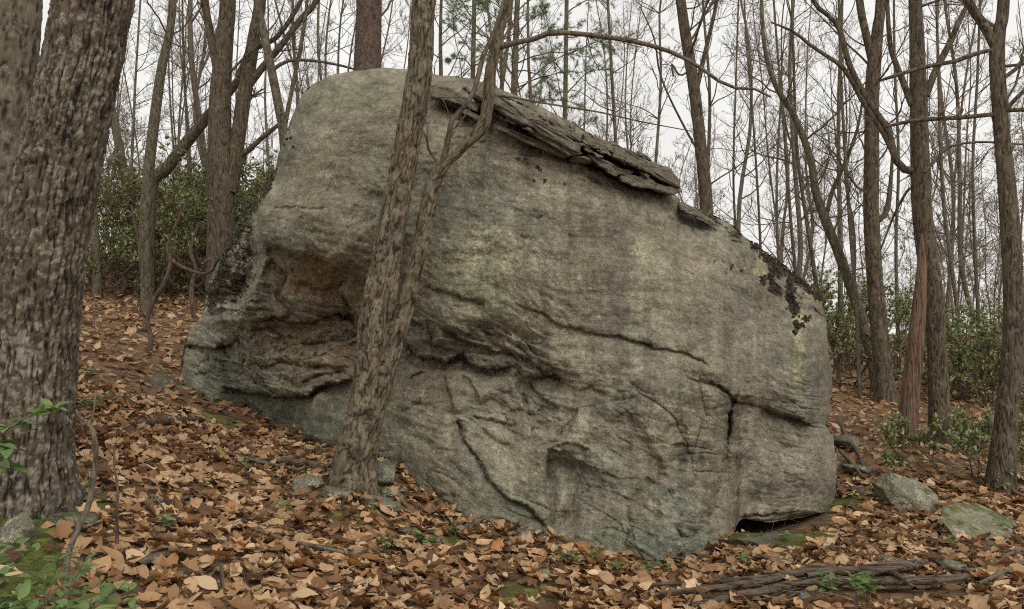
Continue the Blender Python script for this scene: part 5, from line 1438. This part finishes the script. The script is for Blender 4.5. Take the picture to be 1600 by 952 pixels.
# ------------------------------------------------------------------ green plants with broad leaves
def broad_leaf(seed, wd=.24):
    rng = np.random.RandomState(seed); m = 7; t = np.linspace(0, 1, m)
    w = np.sin(math.pi * t ** .85) * wd; w[0] = .01; w[-1] = .005
    z = -.25 * t ** 2 * rng.uniform(.3, 1.4)
    V = np.concatenate([np.stack([t, w, z + w * .35], 1), np.stack([t, 0 * t, z], 1), np.stack([t, -w, z + w * .35], 1)])
    j = np.arange(m - 1)
    return V, np.concatenate([np.stack([j, j + 1, m + j + 1, m + j], 1), np.stack([m + j, m + j + 1, 2 * m + j + 1, 2 * m + j], 1)])
BL = [mesh("leaf", *broad_leaf(i), None, [M_GREEN]) for i in range(5)]
def plant(name, label, base, stems, ln, per, seed, cat="plant", group=None, start=.35):
    rng = np.random.RandomState(seed)
    base = np.array(base, float); r_ = root(name, base, label, cat, group)
    b = Batch(); leaves = []
    for st in stems:
        C = catmull(np.array(st, float), 10)
        b.add(*tubes(C[None], np.linspace(.0028, .0012, 10)[None] * (ln / .06) ** .5, 4))
        for k in range(per):
            t = start + (1 - start) * (k + 1) / per
            i = min(8, int(t * 9)); d = C[min(i + 1, 9)] - C[i]; d /= np.linalg.norm(d) + 1e-9
            a = k * 2.6 + rng.uniform(0, 1); sd = np.array([math.cos(a), math.sin(a), rng.uniform(-.1, .35)])
            x = sd + d * .5; x /= np.linalg.norm(x); y = np.cross([0, 0, 1.0], x) + rng.normal(0, .25, 3); y -= x * (x @ y); y /= np.linalg.norm(y); z = np.cross(x, y)
            leaves.append((C[i], x, y, z, ln * rng.uniform(.7, 1.15)))
    link("stems", b.mesh("stems", [M_TWIG]), r_)
    for (p, x, y, z, s_) in leaves:
        o = link("leaf", BL[rng.randint(5)], r_)
        M4 = Matrix.Identity(4)
        for a in range(3):
            M4[a][0], M4[a][1], M4[a][2], M4[a][3] = float(x[a] * s_), float(y[a] * s_), float(z[a] * s_), float(p[a])
        o.matrix_basis = M4
def rel(rows, base):
    return [P(u, v, d) - base for (u, v, d) in rows]
b0 = P(60, 985, 2.9)
plant("green_shrub", "leafy green shrub with oval leaves in the bottom left corner", b0,
      [rel([(60,985,2.9),(30,930,2.8),(-5,890,2.75)], b0), rel([(60,985,2.9),(70,920,2.9),(60,880,2.9),(45,850,2.9)], b0), rel([(60,985,2.9),(100,930,2.9),(125,890,2.95),(140,865,2.95)], b0),
       rel([(60,985,2.9),(130,950,2.8),(180,925,2.8),(200,905,2.8)], b0), rel([(60,985,2.9),(40,950,2.7),(20,930,2.6)], b0), rel([(60,985,2.9),(100,950,2.7),(140,935,2.65)], b0), rel([(60,985,2.9),(10,950,2.9),(-20,920,2.9)], b0), rel([(60,985,2.9),(85,900,3.1),(95,862,3.1)], b0), rel([(60,985,2.9),(50,900,3.0),(20,840,3.0)], b0), rel([(60,985,2.9),(120,960,2.7),(165,955,2.65)], b0)], .068, 12, 1, "shrub")
b1 = np.array([-2.0, 2.75, float(H(-2.0, 2.75))])
plant("green_shrub", "leafy twig reaching in from the left edge before the big trunk", b1,
      [[np.zeros(3), P(-90,800,2.75) - b1, P(-40,700,2.8) - b1, P(0,672,2.8) - b1, P(35,668,2.8) - b1, P(62,672,2.8) - b1], [P(-40,705,2.8) - b1, P(-10,692,2.75) - b1, P(20,705,2.75) - b1],
       [P(10,672,2.8) - b1, P(45,650,2.85) - b1, P(75,640,2.9) - b1, P(95,634,2.9) - b1]], .072, 12, 2, "shrub", start=.5)
b2 = P(150, 990, 3.1)
plant("green_shrub", "low spreading green sprigs right of the corner shrub, under the bent sapling", b2,
      [rel([(150,990,3.1),(130,930,3.1),(105,905,3.1)], b2), rel([(150,990,3.1),(165,930,3.1),(150,895,3.15)], b2), rel([(150,990,3.1),(190,940,3.05),(215,915,3.05)], b2), rel([(150,990,3.1),(180,960,2.95),(225,945,2.95)], b2),
       rel([(150,990,3.1),(120,960,3.0),(80,940,2.95)], b2), rel([(150,990,3.1),(150,950,3.0),(170,925,3.0)], b2)], .06, 10, 7, "shrub", start=.2)
b3 = P(-30, 960, 3.0)
plant("green_shrub", "green leafy stems at the very left edge below the big trunk", b3,
      [rel([(-30,960,3.0),(0,900,3.0),(25,880,3.0)], b3), rel([(-30,960,3.0),(-10,880,3.05),(10,850,3.1)], b3), rel([(-30,960,3.0),(20,930,2.95),(60,915,2.95)], b3), rel([(-30,960,3.0),(10,950,2.9),(45,945,2.85)], b3)], .062, 10, 8, "shrub", start=.2)
b4 = np.array([-2.15, 2.9, float(H(-2.15, 2.9))])
plant("green_shrub", "second leafy twig at the left edge, lower and nearer the trunk's bark", b4,
      [[np.zeros(3), P(-70,820,2.9) - b4, P(-30,730,2.9) - b4, P(5,700,2.9) - b4, P(30,705,2.9) - b4], [P(-30,730,2.9) - b4, P(0,722,2.85) - b4, P(22,735,2.85) - b4], [P(-30,690,2.9) - b4, P(10,668,2.9) - b4, P(50,660,2.9) - b4]], .07, 9, 9, "shrub", start=.5)
SEED = [(75,770,.06,6,"green tuft hugging the big left trunk's foot"),(160,640,.06,5,"leafy tuft just uphill of the pale bent sapling's tip"),(40,800,.05,5,"low green tuft among moss at the left trunk"),
        (655,858,.05,4,"dark leafy seedling right of the tilted flat stone"),(900,893,.05,4,"green seedling close under the boulder's hollow"),(1355,948,.06,5,"small seedling just right of the leafy sprig under the log"),(602,872,.05,3,"dark green seedling left of the thin tilted flat stone"),(680,868,.055,4,"dark green seedling cluster below the stone row, left of centre"),(712,840,.04,3,"small green seedling between stones at the boulder's foot"),
        (925,888,.05,4,"broad-leaved green seedling at the base of the boulder's middle"),(872,892,.045,3,"light green grassy seedling left of the broad-leaved one"),(968,905,.05,3,"low dark seedling below the boulder's base, right of the broad-leaved one"),
        (1012,912,.045,3,"dark seedling halfway along the base toward the log"),(1160,896,.05,3,"lone green seedling above the fallen log's left end"),(1290,945,.07,6,"bright green sprig of leaves below the fallen log"),
        (1340,950,.07,5,"green leafy sprig under the forked branch on the log"),(440,812,.05,3,"yellow-green seedling left of the tree's stones"),(385,745,.06,4,"fern-like green tuft on the slope left of the tree"),
        (140,600,.07,7,"green leafy tuft beside the big left trunk, uphill"),(135,650,.06,5,"green leafy tuft beside the big left trunk, nearer"),(345,718,.05,3,"small green seedling uphill of the long thin branch"),
        (130,790,.05,4,"green seedling at the big left trunk's foot"),(255,835,.05,3,"tiny green seedling by the mossy stick"),(270,560,.05,3,"small green plant by the flank's foot on the left slope"),
        (1492,866,.05,4,"green seedling between the long rock and the slab"),(1225,855,.04,4,"dark fern tuft growing on the mossy outcrop"),(1040,905,.04,2,"tiny green seedling left of the lone one"),
        (1580,740,.07,5,"green seedling at the right-edge trunk's base"),(1440,715,.05,3,"green sprig between the snag and the small laurel bush")]
for i, (u, v, ln, ns_, lb) in enumerate(SEED):
    g = ground_at(u, v); rg = np.random.RandomState(300 + i); st = []
    for k in range(ns_):
        a = rg.uniform(0, 6.28); h = ln * rg.uniform(1.1, 2.2); o = rg.uniform(.3, 1.0) * ln * 1.4
        st.append([(0, 0, -.01), (math.cos(a) * o * .4, math.sin(a) * o * .4, h * .7), (math.cos(a) * o, math.sin(a) * o, h)])
    plant("seedling", lb, g + np.array([0, 0, .02]), st, ln, 4, 400 + i, "plant", "small green plants on the forest floor")

# ------------------------------------------------------------------ dark leafy lichen hanging on the boulder's shoulder, and crust on its flank
def flakes(label, regions, n, seed, size, col0):
    rng = np.random.RandomState(seed); b = Batch(); cs = []
    tot = sum(r[4] for r in regions)
    for (cu, cv, ru, rv, wt, rot) in regions:
        k = int(n * wt / tot); a = math.radians(rot)
        r = rng.normal(0, .45, (k, 2)); 
        us = cu + r[:, 0] * ru * math.cos(a) - r[:, 1] * rv * math.sin(a); vs = cv + r[:, 0] * ru * math.sin(a) + r[:, 1] * rv * math.cos(a)
        cs.append(np.stack([us, vs], 1))
    cs = np.vstack(cs)
    pts = np.array([on_rock(a, b_) for a, b_ in cs]); k = len(pts)
    m = 5; nrm = np.array([0.1, -.75, .45]) + rng.normal(0, .45, (k, 3)); nrm /= np.linalg.norm(nrm, axis=1)[:, None]
    t1 = np.cross(nrm, rng.normal(size=(k, 3))); t1 /= np.linalg.norm(t1, axis=1)[:, None]; t2 = np.cross(nrm, t1)
    s_ = size * rng.uniform(.5, 1.5, k)
    ang = np.arange(m) * 6.283 / m
    ring_ = pts[:, None] + nrm[:, None] * (.012 + rng.uniform(-.4, .9, (k, m, 1)) * s_[:, None, None]) + s_[:, None, None] * rng.uniform(.25, 1.7, (k, m, 1)) * (np.cos(ang)[None, :, None] * t1[:, None] + np.sin(ang)[None, :, None] * t2[:, None])
    V = np.concatenate([pts[:, None] + nrm[:, None] * .012, ring_], 1)
    q = np.arange(k)[:, None] * (m + 1); j = np.arange(m); T = np.stack([q + 0 * j, q + 1 + j, q + 1 + (j + 1) % m], -1).reshape(-1, 3)
    c = np.repeat(np.array(col0) * rng.uniform(.5, 1.8, (k, 1)), m + 1, 0)
    tag(link("rock_lichen", mesh("rock_lichen", V.reshape(-1, 3), None, T, [M_TRIPE], False, c)), label, "lichen", None, 'stuff')
flakes("dark curled lichen draping over the boulder's right shoulder", [(1180,385,14,8,9,40),(1200,402,18,10,16,45),(1215,420,16,14,20,50),(1240,432,26,8,18,38),(1262,452,24,6,12,40),(1205,440,6,20,8,-10),(1235,455,8,26,14,-6),
       (1240,480,8,20,9,-15),(1212,455,10,8,5,30),(1192,440,4,9,3,0),(1260,498,8,5,3,0),(1243,510,4,14,4,0),(1280,465,8,5,4,45),(1287,475,3,8,2,0),(1241,520,3,5,1,0),(1252,508,5,4,2,0)], 1500, 1, .0125, (.038,.028,.019))
flakes("scattered dark lichen tufts spotting the boulder's face below the ledge", [(823,249,3,2,2,0),(845,267,4,3,3,0),(839,262,2,2,1,0),(852,285,3,3,2,0),(835,284,2,2,1,0),(881,288,2,2,1,0),(887,275,2,2,1,0),(844,339,2,3,2,0),(893,368,2,2,1,0),
       (1143,420,4,4,3,0),(1159,424,3,3,2,0),(1117,412,2,2,1,0),(460,232,3,4,2,0),(455,215,2,6,2,0),(448,215,2,10,3,10)], 60, 2, .012, (.03,.024,.018))
flakes("black mossy crust over the boulder's left flank", [(420,290,5,22,8,25),(395,325,8,30,12,38),(365,375,9,40,16,32),(345,430,10,36,14,15),(332,470,12,24,10,0),(370,450,26,24,8,0),(385,400,16,30,5,20)], 2200, 3, .011, (.045,.042,.025))
flakes("brown leaf debris and moss tufts caught on the crest's ledge", [(905,222,20,6,4,27),(925,232,26,7,6,27),(950,245,24,6,6,27),(975,252,24,6,5,27),(860,195,30,5,3,27),(1100,338,30,5,5,25),(1085,332,14,4,3,15),(1150,368,10,4,2,30)], 1300, 4, .013, (.085,.065,.035))
# red dead leaves still hanging on the oak limbs
rg = np.random.RandomState(9)
r_ = root("oak_leaf_sprig", P(1500, 180, 7.6), "few red-brown dead leaves clinging to the horizontal limb at right", "leaves")
for (u, v) in [(1452,47),(1449,50),(1471,178),(1497,170),(1502,172),(1494,174),(1474,181)]:
    o = link("leaf", LM[rg.randint(14)], r_, P(u, v, 7.55) - np.array(r_.location)); s_ = .07
    o.scale = (s_, s_, s_); o.rotation_euler = tuple(rg.uniform(-1.5, 1.5, 3));
